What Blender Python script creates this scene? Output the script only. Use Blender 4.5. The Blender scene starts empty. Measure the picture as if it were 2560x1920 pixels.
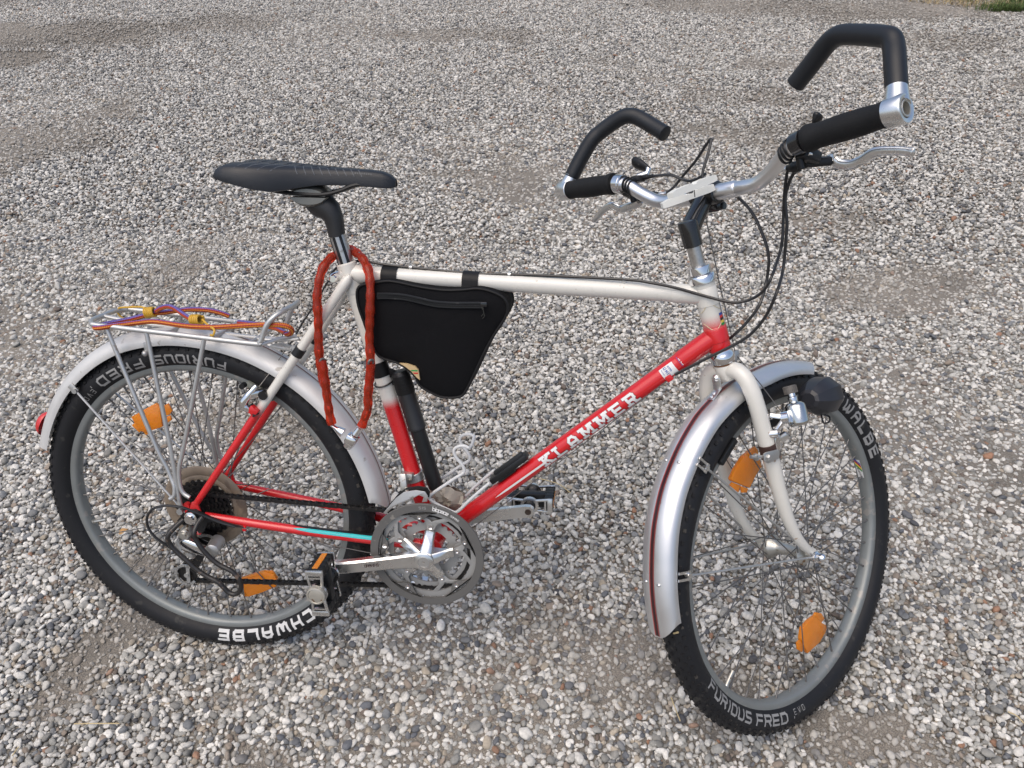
import bpy, bmesh, math, random
import numpy as np
from mathutils import Vector, Matrix, Euler, noise
random.seed(7); rng = np.random.default_rng(11)
SC = bpy.context.scene; COL = SC.collection
V = Vector; PI = math.pi
def R(a): return math.radians(a)

# ------------------------------------------------------------------ camera
cd = bpy.data.cameras.new('camera'); cam = bpy.data.objects.new('camera', cd); COL.objects.link(cam)
cd.sensor_width = 36; cd.lens = 27.5707; cd.clip_start = 0.05; cd.clip_end = 600
cam.matrix_world = Matrix(((0.990439,-0.067983,0.120035,0.743347),(0.136491,0.609136,-0.781232,-0.967387),(-0.020007,0.790147,0.612591,1.406883),(0,0,0,1)))
SC.camera = cam
# ------------------------------------------------------------------ sky, sun, exposure
SUN_EL, SUN_AZ = 68, -125          # elevation; azimuth measured from +X towards +Y (degrees)
w = bpy.data.worlds.new('World'); SC.world = w; w.use_nodes = True
wn = w.node_tree.nodes; wl = w.node_tree.links
sky = wn.new('ShaderNodeTexSky'); sky.sky_type = 'NISHITA'; sky.sun_disc = False
sky.sun_elevation = R(SUN_EL); sky.sun_rotation = R(90 - SUN_AZ)
sky.air_density = 1.0; sky.dust_density = 4.0; sky.ozone_density = 1.0
wl.new(sky.outputs[0], wn['Background'].inputs[0]); wn['Background'].inputs[1].default_value = 0.15
ld = bpy.data.lights.new('sun', 'SUN'); sun = bpy.data.objects.new('sun', ld); COL.objects.link(sun)
ld.energy = 1.3; ld.angle = R(80); ld.color = (1.0, 0.91, 0.79)
sd = V((math.cos(R(SUN_AZ))*math.cos(R(SUN_EL)), math.sin(R(SUN_AZ))*math.cos(R(SUN_EL)), math.sin(R(SUN_EL))))
sun.rotation_euler = sd.to_track_quat('Z', 'Y').to_euler()
SC.view_settings.view_transform = 'Standard'; SC.view_settings.look = 'None'
SC.view_settings.exposure = 0.24; SC.view_settings.gamma = 1.0; SC.view_settings.use_curve_mapping = False

ROOT = Matrix(((0.999968,0.000000,0.007973,0.000000),(-0.002464,0.951057,0.309007,0.000000),(-0.007583,-0.309017,0.951026,0.311244),(0,0,0,1)))     # bicycle frame -> world (it leans on its stand)
FM = Matrix(((0.637901,-0.687825,-0.346381,1.058011),(0.733215,0.679996,0.000000,0.000000),(0.235538,-0.253972,0.938094,0.000000),(0,0,0,1)))         # steered fork frame (x forward, y left, z up the steering axis) -> bicycle frame

# ------------------------------------------------------------------ materials
def nt(m): return m.node_tree.nodes, m.node_tree.links
def mat(name, col, rough=0.5, metal=0.0, coat=0.0, var=0.12, scale=60, bump=0.0, bscale=400, spots=None, spec=0.5, vor=False):
    """plain surface with slight wear: colour noise, roughness noise, fine relief, optional specks of dirt or rust"""
    m = bpy.data.materials.new(name); m.use_nodes = True; n, l = nt(m); b = n['Principled BSDF']
    tc = n.new('ShaderNodeTexCoord')
    nz = n.new('ShaderNodeTexNoise'); nz.inputs['Scale'].default_value = scale; nz.inputs['Detail'].default_value = 5
    l.new(tc.outputs['Object'], nz.inputs['Vector'])
    mx = n.new('ShaderNodeMix'); mx.data_type = 'RGBA'
    c = V(col); mx.inputs[6].default_value = (*(c*(1-var)), 1); mx.inputs[7].default_value = (*[min(1, q) for q in c*(1+var)], 1)
    l.new(nz.outputs[0], mx.inputs[0]); out = mx.outputs[2]
    if spots:
        sc, th, sp = spots
        z2 = n.new('ShaderNodeTexNoise'); z2.inputs['Scale'].default_value = sc; z2.inputs['Detail'].default_value = 6
        l.new(tc.outputs['Object'], z2.inputs['Vector'])
        mr = n.new('ShaderNodeMapRange'); mr.inputs[1].default_value = th; mr.inputs[2].default_value = th+.06
        l.new(z2.outputs[0], mr.inputs[0])
        m2 = n.new('ShaderNodeMix'); m2.data_type = 'RGBA'; m2.inputs[7].default_value = (*sp, 1)
        l.new(mr.outputs[0], m2.inputs[0]); l.new(out, m2.inputs[6]); out = m2.outputs[2]
    l.new(out, b.inputs['Base Color'])
    b.inputs['Metallic'].default_value = metal; b.inputs['Specular IOR Level'].default_value = spec
    rr = n.new('ShaderNodeMapRange'); rr.inputs[3].default_value = max(.02, rough*.8); rr.inputs[4].default_value = min(1, rough*1.25)
    l.new(nz.outputs[0], rr.inputs[0]); l.new(rr.outputs[0], b.inputs['Roughness'])
    b.inputs['Coat Weight'].default_value = coat; b.inputs['Coat Roughness'].default_value = .12
    if bump:
        z3 = n.new('ShaderNodeTexVoronoi' if vor else 'ShaderNodeTexNoise'); z3.inputs['Scale'].default_value = bscale
        l.new(tc.outputs['Object'], z3.inputs['Vector'])
        bp = n.new('ShaderNodeBump'); bp.inputs['Strength'].default_value = bump; bp.inputs['Distance'].default_value = .001
        l.new(z3.outputs[0], bp.inputs['Height']); l.new(bp.outputs[0], b.inputs['Normal'])
    return m
WHITE = (.66, .645, .59); RED = (.56, .012, .016)
def fade_mat(name, p0, p1, d):
    """sprayed fade: white above p0, red below p1 along direction d (bicycle frame)"""
    m = mat(name, WHITE, .28, coat=.4, var=.04, spots=(160, .70, (.33, .27, .2))); n, l = nt(m); b = n['Principled BSDF']
    tc = n.new('ShaderNodeTexCoord'); dt = n.new('ShaderNodeVectorMath'); dt.operation = 'DOT_PRODUCT'
    d = V(d).normalized(); dt.inputs[1].default_value = d; l.new(tc.outputs['Object'], dt.inputs[0])
    nz = n.new('ShaderNodeTexNoise'); nz.inputs['Scale'].default_value = 900; l.new(tc.outputs['Object'], nz.inputs['Vector'])
    ad = n.new('ShaderNodeMath'); ad.operation = 'MULTIPLY_ADD'; ad.inputs[1].default_value = .012; l.new(nz.outputs[0], ad.inputs[0]); l.new(dt.outputs['Value'], ad.inputs[2])
    mr = n.new('ShaderNodeMapRange'); mr.interpolation_type = 'SMOOTHSTEP'
    mr.inputs[1].default_value = V(p0).dot(d)+.006; mr.inputs[2].default_value = V(p1).dot(d)+.006; l.new(ad.outputs[0], mr.inputs[0])
    src = b.inputs['Base Color'].links[0].from_socket
    mx = n.new('ShaderNodeMix'); mx.data_type = 'RGBA'; mx.inputs[7].default_value = (*RED, 1)
    l.new(mr.outputs[0], mx.inputs[0]); l.new(src, mx.inputs[6]); l.new(mx.outputs[2], b.inputs['Base Color'])
    return m
M = {}
M['white'] = mat('white paint', WHITE, .28, coat=.4, var=.04, spots=(150, .69, (.35, .29, .22)))
M['fork'] = mat('fork paint', WHITE, .3, coat=.4, var=.05, spots=(60, .66, (.32, .17, .07)))
M['red'] = mat('red paint', RED, .25, coat=.5, var=.05, spots=(150, .72, (.45, .3, .27)))
M['alu'] = mat('polished aluminium', (.78, .78, .77), .27, 1, var=.07, scale=40, spots=(90, .70, (.45, .43, .4)))
M['fender'] = mat('brushed aluminium', (.72, .72, .72), .42, .9, var=.05, scale=25, spots=(70, .68, (.5, .48, .45)))
M['fender_old'] = mat('weathered aluminium', (.66, .655, .64), .55, .55, var=.06, scale=30, spots=(60, .66, (.42, .4, .37)))
M['rim'] = mat('rim aluminium', (.23, .245, .24), .45, .4, var=.12, scale=30, spots=(45, .6, (.3, .29, .27)))
M['dull'] = mat('dull aluminium', (.5, .5, .49), .42, .8, var=.12, spots=(80, .62, (.3, .27, .23)))
M['rack'] = mat('rack aluminium', (.52, .52, .51), .4, .75, var=.08, spots=(60, .68, (.42, .38, .33)))
M['chrome'] = mat('chrome', (.82, .82, .83), .1, 1, var=.05, spots=(70, .68, (.35, .27, .2)))
M['steel'] = mat('spoke steel', (.15, .145, .14), .45, .6, var=.25, scale=200)
M['dark'] = mat('black oily steel', (.022, .021, .021), .42, .5, var=.4, scale=300, spots=(200, .62, (.1, .08, .06)))
M['ring'] = mat('anodised chainring', (.34, .34, .33), .5, .35, var=.06, spots=(120, .68, (.2, .17, .14)))
M['guard'] = mat('grey chainguard plastic', (.105, .103, .098), .6, .0, var=.06, spots=(70, .66, (.2, .19, .17)))
M['plastic'] = mat('black plastic', (.011, .0115, .0125), .36, spec=.4, var=.2, spots=(60, .68, (.08, .075, .07)))
M['gloss'] = mat('black gloss paint', (.012, .012, .013), .16, coat=.5, var=.2)
M['foam'] = mat('black foam rubber', (.010, .0105, .0115), .62, spec=.25, var=.2, bump=.5, bscale=900)
M['endfoam'] = mat('black smooth foam', (.0115, .013, .016), .42, spec=.4, var=.1, bump=.15, bscale=1500)
M['saddle'] = mat('black saddle vinyl', (.012, .014, .018), .4, spec=.45, var=.12, bump=.2, bscale=1600, vor=True)
M['tyre'] = mat('tyre rubber', (.012, .0125, .0145), .55, spec=.3, var=.2, scale=90, spots=(60, .62, (.035, .034, .032)), bump=.2, bscale=600)
M['tread'] = mat('tread rubber', (.013, .013, .014), .7, spec=.25, var=.2, spots=(80, .58, (.06, .055, .048)))
M['cloth'] = mat('black nylon', (.0062, .0063, .0075), .72, spec=.14, var=.25, bump=.8, bscale=1500, vor=True)
M['tape'] = mat('black tape', (.009, .009, .0095), .5, spec=.25, var=.3)
M['cable'] = mat('black cable housing', (.018, .018, .019), .33, var=.1)
M['wirew'] = mat('white plastic wire', (.6, .61, .61), .35, var=.05)
M['print_grey'] = mat('grey tyre print', (.27, .27, .265), .6, var=.1)
M['print_white'] = mat('white tyre print', (.62, .62, .61), .6, var=.1)
M['decal_white'] = mat('white decal', (.7, .7, .69), .35, var=.04)
M['decal_line'] = mat('dark decal outline', (.16, .03, .035), .4)
M['stripe_black'] = mat('black stripe', (.035, .012, .014), .3, var=.2)
M['stripe_red'] = mat('red stripe', (.3, .045, .04), .35, var=.15)
M['stripe_brown'] = mat('worn brown red stripe', (.17, .075, .065), .4, var=.2)
M['reflred'] = mat('red reflector', (.55, .02, .02), .2, coat=.6, bump=.4, bscale=500, vor=True)
M['teal'] = mat('teal sticker', (.0, .42, .44), .35, spots=(700, .62, (.0, .1, .11)))
M['tan'] = mat('tan woven label', (.52, .38, .2), .6)
M['beige'] = mat('beige sticker', (.6, .52, .34), .4)
M['blue'] = mat('blue print', (.03, .07, .32), .4)
M['green'] = mat('green print', (.02, .25, .06), .4)
M['yellow'] = mat('yellow print', (.75, .52, .03), .4)
M['hook'] = mat('yellow coated wire', (.56, .33, .03), .4, var=.15)
M['disc'] = mat('aged spoke guard plastic', (.19, .15, .11), .5, var=.3, scale=40, spots=(35, .55, (.13, .1, .075)))
M['peg'] = mat('white plastic peg', (.72, .73, .69), .4, var=.04)
M['rag'] = mat('crumpled dirty plastic', (.3, .265, .22), .6, var=.2, scale=40)
M['straw'] = mat('dry straw', (.5, .4, .22), .7, var=.2)
M['leaf'] = mat('dry leaf', (.42, .24, .09), .7, var=.3, scale=80)
M['hub'] = mat('hub aluminium', (.55, .54, .5), .35, .85, var=.1, spots=(90, .6, (.25, .16, .09)))
def amber():
    m = mat('amber reflector', (.86, .27, .004), .22, coat=.5, var=.1, bump=.5, bscale=700, vor=True); b = m.node_tree.nodes['Principled BSDF']
    b.inputs['Transmission Weight'].default_value = .25; b.inputs['Subsurface Weight'].default_value = .3
    b.inputs['Subsurface Radius'].default_value = (.01, .004, .001); b.inputs['Subsurface Scale'].default_value = .5
    return m
M['amber'] = amber()
def sleeve():
    m = bpy.data.materials.new('red translucent sleeve'); m.use_nodes = True; n, l = nt(m); b = n['Principled BSDF']
    b.inputs['Base Color'].default_value = (.58, .06, .025, 1); b.inputs['Roughness'].default_value = .22; b.inputs['Coat Weight'].default_value = .4
    tr = n.new('ShaderNodeBsdfTransparent'); tr.inputs[0].default_value = (.92, .24, .12, 1)
    mx = n.new('ShaderNodeMixShader'); mx.inputs[0].default_value = .66
    l.new(b.outputs[0], mx.inputs[1]); l.new(tr.outputs[0], mx.inputs[2]); l.new(mx.outputs[0], n['Material Output'].inputs[0])
    return m
M['sleeve'] = sleeve()
def cordmat():
    m = mat('striped elastic cord', (.6, .2, .02), .7); n, l = nt(m); b = n['Principled BSDF']
    uv = n.new('ShaderNodeUVMap'); sp = n.new('ShaderNodeSeparateXYZ'); l.new(uv.outputs[0], sp.inputs[0])
    # braid: u = around, v = along; stripes of orange, red, violet slowly twisting, with a braid pattern
    tw = n.new('ShaderNodeMath'); tw.operation = 'MULTIPLY_ADD'; tw.inputs[1].default_value = .012; l.new(sp.outputs[1], tw.inputs[0]); l.new(sp.outputs[0], tw.inputs[2])
    fr = n.new('ShaderNodeMath'); fr.operation = 'FRACT'; l.new(tw.outputs[0], fr.inputs[0])
    cr = n.new('ShaderNodeValToRGB'); cr.color_ramp.interpolation = 'CONSTANT'; e = cr.color_ramp.elements
    e[0].position = 0; e[0].color = (.15, .12, .4, 1); e[1].position = .17; e[1].color = (.42, .035, .02, 1)
    for ps, c in ((.27, (.66, .23, .02, 1)), (.34, (.42, .035, .02, 1)), (.42, (.66, .23, .02, 1)), (.58, (.42, .035, .02, 1)), (.66, (.66, .23, .02, 1)), (.76, (.42, .035, .02, 1)), (.83, (.15, .12, .4, 1))): q = e.new(ps); q.color = c
    l.new(fr.outputs[0], cr.inputs[0])
    ck = n.new('ShaderNodeTexChecker'); ck.inputs['Scale'].default_value = 1; mp = n.new('ShaderNodeMapping'); mp.inputs['Scale'].default_value = (10, 14, 1); mp.inputs['Rotation'].default_value = (0, 0, .78)
    l.new(uv.outputs[0], mp.inputs[0]); l.new(mp.outputs[0], ck.inputs[0])
    mx = n.new('ShaderNodeMix'); mx.data_type = 'RGBA'; mx.blend_type = 'MULTIPLY'; mx.inputs[7].default_value = (.45, .35, .4, 1)
    l.new(ck.outputs[1], mx.inputs[0]); l.new(cr.outputs[0], mx.inputs[6]); l.new(mx.outputs[2], b.inputs['Base Color'])
    return m
M['cord'] = cordmat()

# ------------------------------------------------------------------ mesh helpers
def catmull(pts, k=6, closed=False):
    pts = [V(p) for p in pts]; n = len(pts)
    if n < 3: return pts
    g = (lambda i: pts[i % n]) if closed else (lambda i: pts[max(0, min(n-1, i))] if 0 <= i < n else (2*pts[0]-pts[1] if i < 0 else 2*pts[-1]-pts[-2]))
    out = []
    for i in range(n if closed else n-1):
        a, b, c, d = g(i-1), g(i), g(i+1), g(i+2)
        for j in range(k):
            t = j/k
            out.append(.5*((2*b)+(c-a)*t+(2*a-5*b+4*c-d)*t*t+(3*b-a-3*c+d)*t**3))
    if not closed: out.append(pts[-1])
    return out
class MB:
    def __init__(s): s.v = []; s.f = []; s.uv = {}
    def add(s, vs, fs):
        o = len(s.v); s.v += [tuple(q) for q in vs]; s.f += [tuple(i+o for i in f) for f in fs]; return o
    def tube(s, pts, r, n=12, caps=True, closed=False, flat=None, uvs=False, up=None):
        pts = [V(p) for p in pts]; m = len(pts); rs = r if isinstance(r, (list, tuple)) else [r]*m
        if len(rs) == 2 and m > 2: rs = [rs[0]+(rs[1]-rs[0])*i/(m-1) for i in range(m)]
        T = []
        for i in range(m):
            a = pts[(i-1) % m] if closed else pts[max(0, i-1)]; b = pts[(i+1) % m] if closed else pts[min(m-1, i+1)]
            T.append((b-a).normalized())
        u = V(up) if up else (V((0, 0, 1)) if abs(T[0].z) < .8 else V((1, 0, 0)))
        u = (u-T[0]*u.dot(T[0])).normalized(); vs = []
        for i in range(m):
            u = (u-T[i]*u.dot(T[i])).normalized(); w_ = T[i].cross(u); rr = rs[i]
            for k in range(n):
                a = 2*PI*k/n; fx = flat or 1
                vs.append(pts[i]+u*math.cos(a)*rr+w_*math.sin(a)*rr*fx)
        fs = []
        for i in range(m if closed else m-1):
            j = (i+1) % m
            for k in range(n):
                k2 = (k+1) % n; fs.append((i*n+k, i*n+k2, j*n+k2, j*n+k))
        if caps and not closed:
            fs.append(tuple(range(n-1, -1, -1))); fs.append(tuple((m-1)*n+k for k in range(n)))
        base = len(s.f); s.add(vs, fs)
        if uvs:
            L = [0]
            for i in range(1, m): L.append(L[-1]+(pts[i]-pts[i-1]).length)
            c = 2*PI*rs[0]
            for i in range(m-1):
                for k in range(n): s.uv[base+i*n+k] = [(k/n, L[i]/c), ((k+1)/n, L[i]/c), ((k+1)/n, L[i+1]/c), (k/n, L[i+1]/c)]
        return s
    def lathe(s, prof, o, ax, n=24, a0=0, a1=2*PI, ref=None, caps=True):
        """prof: (distance along axis, radius)"""
        o = V(o); ax = V(ax).normalized(); e1 = V(ref) if ref else (V((0, 0, 1)) if abs(ax.z) < .9 else V((1, 0, 0)))
        e1 = (e1-ax*e1.dot(ax)).normalized(); e2 = ax.cross(e1); full = abs(a1-a0-2*PI) < 1e-6; m = n if full else n+1; vs = []
        for t, r in prof:
            for k in range(m):
                a = a0+(a1-a0)*k/n; vs.append(o+ax*t+(e1*math.cos(a)+e2*math.sin(a))*r)
        fs = []
        for i in range(len(prof)-1):
            for k in range(n):
                k2 = (k+1) % m; fs.append((i*m+k, i*m+k2, (i+1)*m+k2, (i+1)*m+k))
        if full and caps:
            if prof[0][1] > 1e-5: fs.append(tuple(range(m-1, -1, -1)))
            if prof[-1][1] > 1e-5: fs.append(tuple((len(prof)-1)*m+k for k in range(m)))
        s.add(vs, fs); return s
    def ring(s, prof, o, ax, n=48, ref=None):
        """closed profile (distance along axis, radius) swept all round"""
        return s.lathe(list(prof)+[prof[0]], o, ax, n, ref=ref, caps=False)
    def box(s, c, sz, rot=None, bev=0.0):
        bm = bmesh.new(); bmesh.ops.create_cube(bm, size=1); bmesh.ops.scale(bm, vec=V(sz), verts=bm.verts)
        if bev: bmesh.ops.bevel(bm, geom=bm.edges[:], offset=bev, segments=2, affect='EDGES', profile=.5)
        mt = Matrix.Translation(V(c)) @ ((rot.to_4x4()) if rot is not None else Matrix())
        bm.verts.ensure_lookup_table(); bm.verts.index_update()
        s.add([mt @ v.co for v in bm.verts], [[v.index for v in f.verts] for f in bm.faces]); bm.free(); return s
    def bar(s, a, b, wd, th, up=(0, 1, 0), bev=0.0, ext=0.0):
        """box from a to b, width wd across `up x dir`, thickness th along up"""
        a = V(a); b = V(b); d = (b-a).normalized(); u = V(up); u = (u-d*u.dot(d)).normalized(); w_ = u.cross(d)
        return s.box((a+b)/2, ((b-a).length+2*ext, wd, th), Matrix((d, w_, u)).transposed(), bev)
    def prism(s, poly, off, bev=0.0):
        """poly: 3-D polygon, extruded by vector off"""
        n = len(poly); vs = [V(q) for q in poly]; off = V(off)
        if bev:
            bm = bmesh.new(); a = [bm.verts.new(q) for q in vs]; f = bm.faces.new(a)
            r = bmesh.ops.extrude_face_region(bm, geom=[f]); bmesh.ops.translate(bm, vec=off, verts=[g for g in r['geom'] if isinstance(g, bmesh.types.BMVert)])
            bmesh.ops.recalc_face_normals(bm, faces=bm.faces[:])
            bmesh.ops.bevel(bm, geom=bm.edges[:], offset=bev, segments=2, affect='EDGES', profile=.5); bm.verts.index_update()
            s.add([v.co.copy() for v in bm.verts], [[v.index for v in f.verts] for f in bm.faces]); bm.free(); return s
        s.add(vs+[q+off for q in vs], [tuple(range(n-1, -1, -1)), tuple(range(n, 2*n))]+[(i, (i+1) % n, n+(i+1) % n, n+i) for i in range(n)]); return s
    def loft(s, secs, close=False, caps=False):
        m = len(secs[0]); vs = [q for c in secs for q in c]; fs = []
        for i in range(len(secs)-1):
            for k in range(m if close else m-1):
                k2 = (k+1) % m; fs.append((i*m+k, i*m+k2, (i+1)*m+k2, (i+1)*m+k))
        if caps: fs += [tuple(range(m-1, -1, -1)), tuple((len(secs)-1)*m+k for k in range(m))]
        s.add(vs, fs); return s
    def ball(s, c, r, n=12, sc=(1, 1, 1)):
        vs = []; fs = []; c = V(c); h = n//2
        for i in range(h+1):
            for k in range(n):
                t = PI*i/h; a = 2*PI*k/n; vs.append(c+V((math.sin(t)*math.cos(a)*r*sc[0], math.sin(t)*math.sin(a)*r*sc[1], math.cos(t)*r*sc[2])))
        for i in range(h):
            for k in range(n): fs.append((i*n+k, (i+1)*n+k, (i+1)*n+(k+1) % n, i*n+(k+1) % n))
        s.add(vs, fs); return s
    def mesh(s, name, m, Mx=None, ang=40, fix=True):
        me = bpy.data.meshes.new(name)
        vs = s.v if Mx is None else [tuple(Mx @ V(q)) for q in s.v]
        me.from_pydata(vs, [], s.f)
        if s.uv:
            ul = me.uv_layers.new(name='UVMap')
            for pi, p in enumerate(me.polygons):
                if pi in s.uv:
                    for li, q in zip(p.loop_indices, s.uv[pi]): ul.data[li].uv = q
        bm = bmesh.new(); bm.from_mesh(me)
        if not s.uv: bmesh.ops.remove_doubles(bm, verts=bm.verts[:], dist=1e-6)
        if fix: bmesh.ops.recalc_face_normals(bm, faces=bm.faces[:])
        bm.to_mesh(me); bm.free()
        for p in me.polygons: p.use_smooth = True
        me.set_sharp_from_angle(angle=R(ang)); me.materials.append(m)
        return me
    def obj(s, name, m, parent=None, Mx=None, label=None, ang=40, kind=None):
        m = M[m] if isinstance(m, str) else m
        o = bpy.data.objects.new(name, s.mesh(name, m, Mx, ang)); COL.objects.link(o)
        if parent is not None: o.parent = parent
        if label: o['label'] = label
        if kind: o['kind'] = kind
        return o
def empty(name, parent=None, mw=None):
    o = bpy.data.objects.new(name, None); COL.objects.link(o); o.empty_display_size = .05
    if parent is not None: o.parent = parent
    if mw is not None: o.matrix_world = mw
    return o
def thing(name, label, cat, mw=None, group=None):
    o = empty(name, None, mw); o['label'] = label; o['category'] = cat
    if group: o['group'] = group
    return o
def flatmesh(name, m, quads, parent, Mx=None, label=None):
    b = MB()
    for q in quads: b.add(q, [tuple(range(len(q)))])
    me = bpy.data.meshes.new(name); me.from_pydata([tuple(Mx @ V(q)) if Mx else q for q in b.v], [], b.f)
    me.materials.append(M[m] if isinstance(m, str) else m); o = bpy.data.objects.new(name, me); COL.objects.link(o); o.parent = parent
    if label: o['label'] = label
    return o

# stroke lettering -------------------------------------------------------------
GL = {'A': [[(0, 0), (0, .7), (.2, 1), (.5, 1), (.7, .7), (.7, 0)], [(0, .4), (.7, .4)]],
 'B': [[(0, 0), (0, 1), (.6, 1), (.7, .85), (.7, .65), (.6, .53), (0, .53)], [(.6, .53), (.7, .38), (.7, .12), (.6, 0), (0, 0)]],
 'C': [[(.7, 1), (.1, 1), (0, .85), (0, .15), (.1, 0), (.7, 0)]], 'D': [[(0, 0), (0, 1), (.55, 1), (.7, .8), (.7, .2), (.55, 0), (0, 0)]],
 'E': [[(.7, 1), (0, 1), (0, 0), (.7, 0)], [(0, .5), (.6, .5)]], 'F': [[(.7, 1), (0, 1), (0, 0)], [(0, .5), (.6, .5)]],
 'H': [[(0, 0), (0, 1)], [(.7, 0), (.7, 1)], [(0, .5), (.7, .5)]], 'I': [[(.15, 0), (.15, 1)]],
 'K': [[(0, 0), (0, 1)], [(.65, 1), (.05, .45)], [(.2, .6), (.7, 0)]], 'L': [[(0, 1), (0, 0), (.7, 0)]],
 'M': [[(0, 0), (0, 1), (.45, .35), (.9, 1), (.9, 0)]], 'N': [[(0, 0), (0, 1), (.7, 0), (.7, 1)]],
 'O': [[(.1, 0), (0, .15), (0, .85), (.1, 1), (.6, 1), (.7, .85), (.7, .15), (.6, 0), (.1, 0)]],
 'R': [[(0, 0), (0, 1), (.6, 1), (.7, .88), (.7, .6), (.6, .48), (0, .48)], [(.4, .48), (.7, 0)]],
 'S': [[(.7, 1), (.1, 1), (0, .88), (0, .62), (.1, .52), (.6, .48), (.7, .38), (.7, .12), (.6, 0), (0, 0)]],
 'U': [[(0, 1), (0, .15), (.1, 0), (.6, 0), (.7, .15), (.7, 1)]], 'V': [[(0, 1), (.35, 0), (.7, 1)]],
 'W': [[(0, 1), (.05, .1), (.2, 0), (.35, .1), (.45, .7)], [(.45, .7), (.55, .1), (.7, 0), (.85, .1), (.95, 1)]],
 'Y': [[(0, 1), (.35, .5), (.7, 1)], [(.35, .5), (.35, 0)]], 'T': [[(0, 1), (.7, 1)], [(.35, 1), (.35, 0)]],
 'b': [[(0, 1), (0, 0), (.45, 0), (.55, .12), (.55, .5), (.45, .62), (0, .62)]], 'i': [[(.1, 0), (.1, .62)], [(.1, .85), (.1, .98)]],
 'o': [[(.1, 0), (0, .12), (0, .5), (.1, .62), (.45, .62), (.55, .5), (.55, .12), (.45, 0), (.1, 0)]],
 'p': [[(0, -.32), (0, .62), (.45, .62), (.55, .5), (.55, .12), (.45, 0), (0, 0)]],
 'a': [[(.05, .62), (.45, .62), (.55, .5), (.55, 0), (.1, 0), (0, .1), (0, .25), (.1, .34), (.55, .34)]],
 'c': [[(.5, .62), (.1, .62), (0, .5), (0, .12), (.1, 0), (.5, 0)]], 'e': [[(.05, .31), (.55, .31), (.55, .5), (.45, .62), (.1, .62), (0, .5), (0, .12), (.1, 0), (.5, 0)]]}
SER = {'K': [(0, 0), (0, 1), (.65, 1), (.7, 0)], 'L': [(0, 1), (0, 0)], 'A': [(0, 0), (.7, 0)], 'M': [(0, 0), (.9, 0), (0, 1), (.9, 1)], 'E': [(0, 0), (0, 1)], 'R': [(0, 0), (.72, 0), (0, 1)]}
def glyph_width(c): return .35 if c == ' ' else max(x for st in GL[c] for x, y in st)
def text_quads(txt, place, h, total, t=.1, serif=0, off0=0.0, sub=3, slant=0.0, narrow=1.0):
    """place(u, v, d): u metres along, v metres up, d metres proud.  Fits the text to `total` metres."""
    ws = [glyph_width(c)*narrow for c in txt]; gap = (total-sum(ws)*h)/max(1, len(txt)-1); quads = []; x = 0; d = off0
    for c, wd in zip(txt, ws):
        if c != ' ':
            sts = [list(s_) for s_ in GL[c]]
            if serif:
                for (sx, sy) in SER.get(c, []): sts.append([(sx-serif, sy), (sx+serif, sy)])
            for st in sts:
                for (x0, y0), (x1, y1) in zip(st, st[1:]):
                    dx, dy = (x1-x0)*narrow, y1-y0; L = math.hypot(dx, dy) or 1; ex, ey = dx/L*t*.9, dy/L*t*.9; px, py = -dy/L*t, dx/L*t
                    for k in range(sub):
                        a = k/sub; b = (k+1)/sub
                        ax, ay = x0*narrow+dx*a-(ex if k == 0 else 0), y0+dy*a-(ey if k == 0 else 0)
                        bx, by = x0*narrow+dx*b+(ex if k == sub-1 else 0), y0+dy*b+(ey if k == sub-1 else 0)
                        quads.append([tuple(place(x+(q+slant*r)*h, r*h, d)) for q, r in ((ax-px, ay-py), (bx-px, by-py), (bx+px, by+py), (ax+px, ay+py))])
                    d += 4e-6
        x += wd*h+gap
    return quads

# ================================================================== BICYCLE
bike = thing('bicycle', 'old red and white trekking bicycle standing on the gravel, front wheel turned away', 'bicycle', ROOT)
BBP = V((0.4413,0,-0.0328)); CR = 0.1781
ST = V((0.2931,0,0.4756))                       # top of the seat tube
su = (ST-BBP).normalized()                   # seat tube direction
HU = (FM.to_3x3() @ V((0, 0, 1))).normalized(); A0 = FM.translation
def hp(b, a=0, l=0): return FM @ V((a, l, b))
HT = hp(.494); HB = hp(.425)
# ---- frame tubes
f_seat = fade_mat('seat tube paint', (0.3644,0,0.2506), (0.3726,0,0.2286), -su)
f_stay = fade_mat('seat stay paint', (0.153,-0.05,0.234), (0.1316,-0.05,0.2075), (V((0.1316,-0.05,0.2075))-V((0.153,-0.05,0.234))))
f_head = fade_mat('head tube paint', (0.8924,0,0.4355), (0.9015,0,0.4059), -HU)
MB().tube([BBP, ST+su*.004], .0146, 20).obj('seat_tube', f_seat, bike)
b = MB().tube([V((.312, 0, .463)), HT-V((.012, 0, 0))], .0145, 20)
b.tube([HT-V((.055, 0, 0)), HT-V((.05, 0, 0)), HT], [.0147, .0158, .0158], 20).tube([V((.30, 0, .463)), V((.336, 0, .463)), V((.341, 0, .463))], [.0158, .0158, .0147], 20)
b.obj('top_tube', 'white', bike)
b = MB().tube([BBP, HB], .0150, 20); dd = (HB-BBP).normalized()
b.tube([HB-dd*.075, HB-dd*.068, HB], [.0150, .0163, .0166], 20)
b.obj('down_tube', 'red', bike)
b = MB().lathe([(.40, .0178), (.402, .0184), (.408, .0184), (.412, .0178), (.505, .0178), (.508, .0184), (.515, .0184)], A0, HU, 28)
b.lathe([(.415, .0176), (.416, .0187), (.44, .0187), (.4415, .0176)], A0, HU, 28).lathe([(.478, .0176), (.479, .0187), (.508, .0187), (.5095, .0176)], A0, HU, 28)
b.obj('head_tube', f_head, bike)
b = MB().lathe([(-.004, .0145), (-.004, .0172), (.016, .0172), (.018, .0150)], ST-su*.012, su, 24)
b.lathe([(-.034, .0158), (.0, .0165), (.004, .0160)], ST-su*.012, su, 24)
b.obj('seat_lug', 'white', bike)
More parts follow.
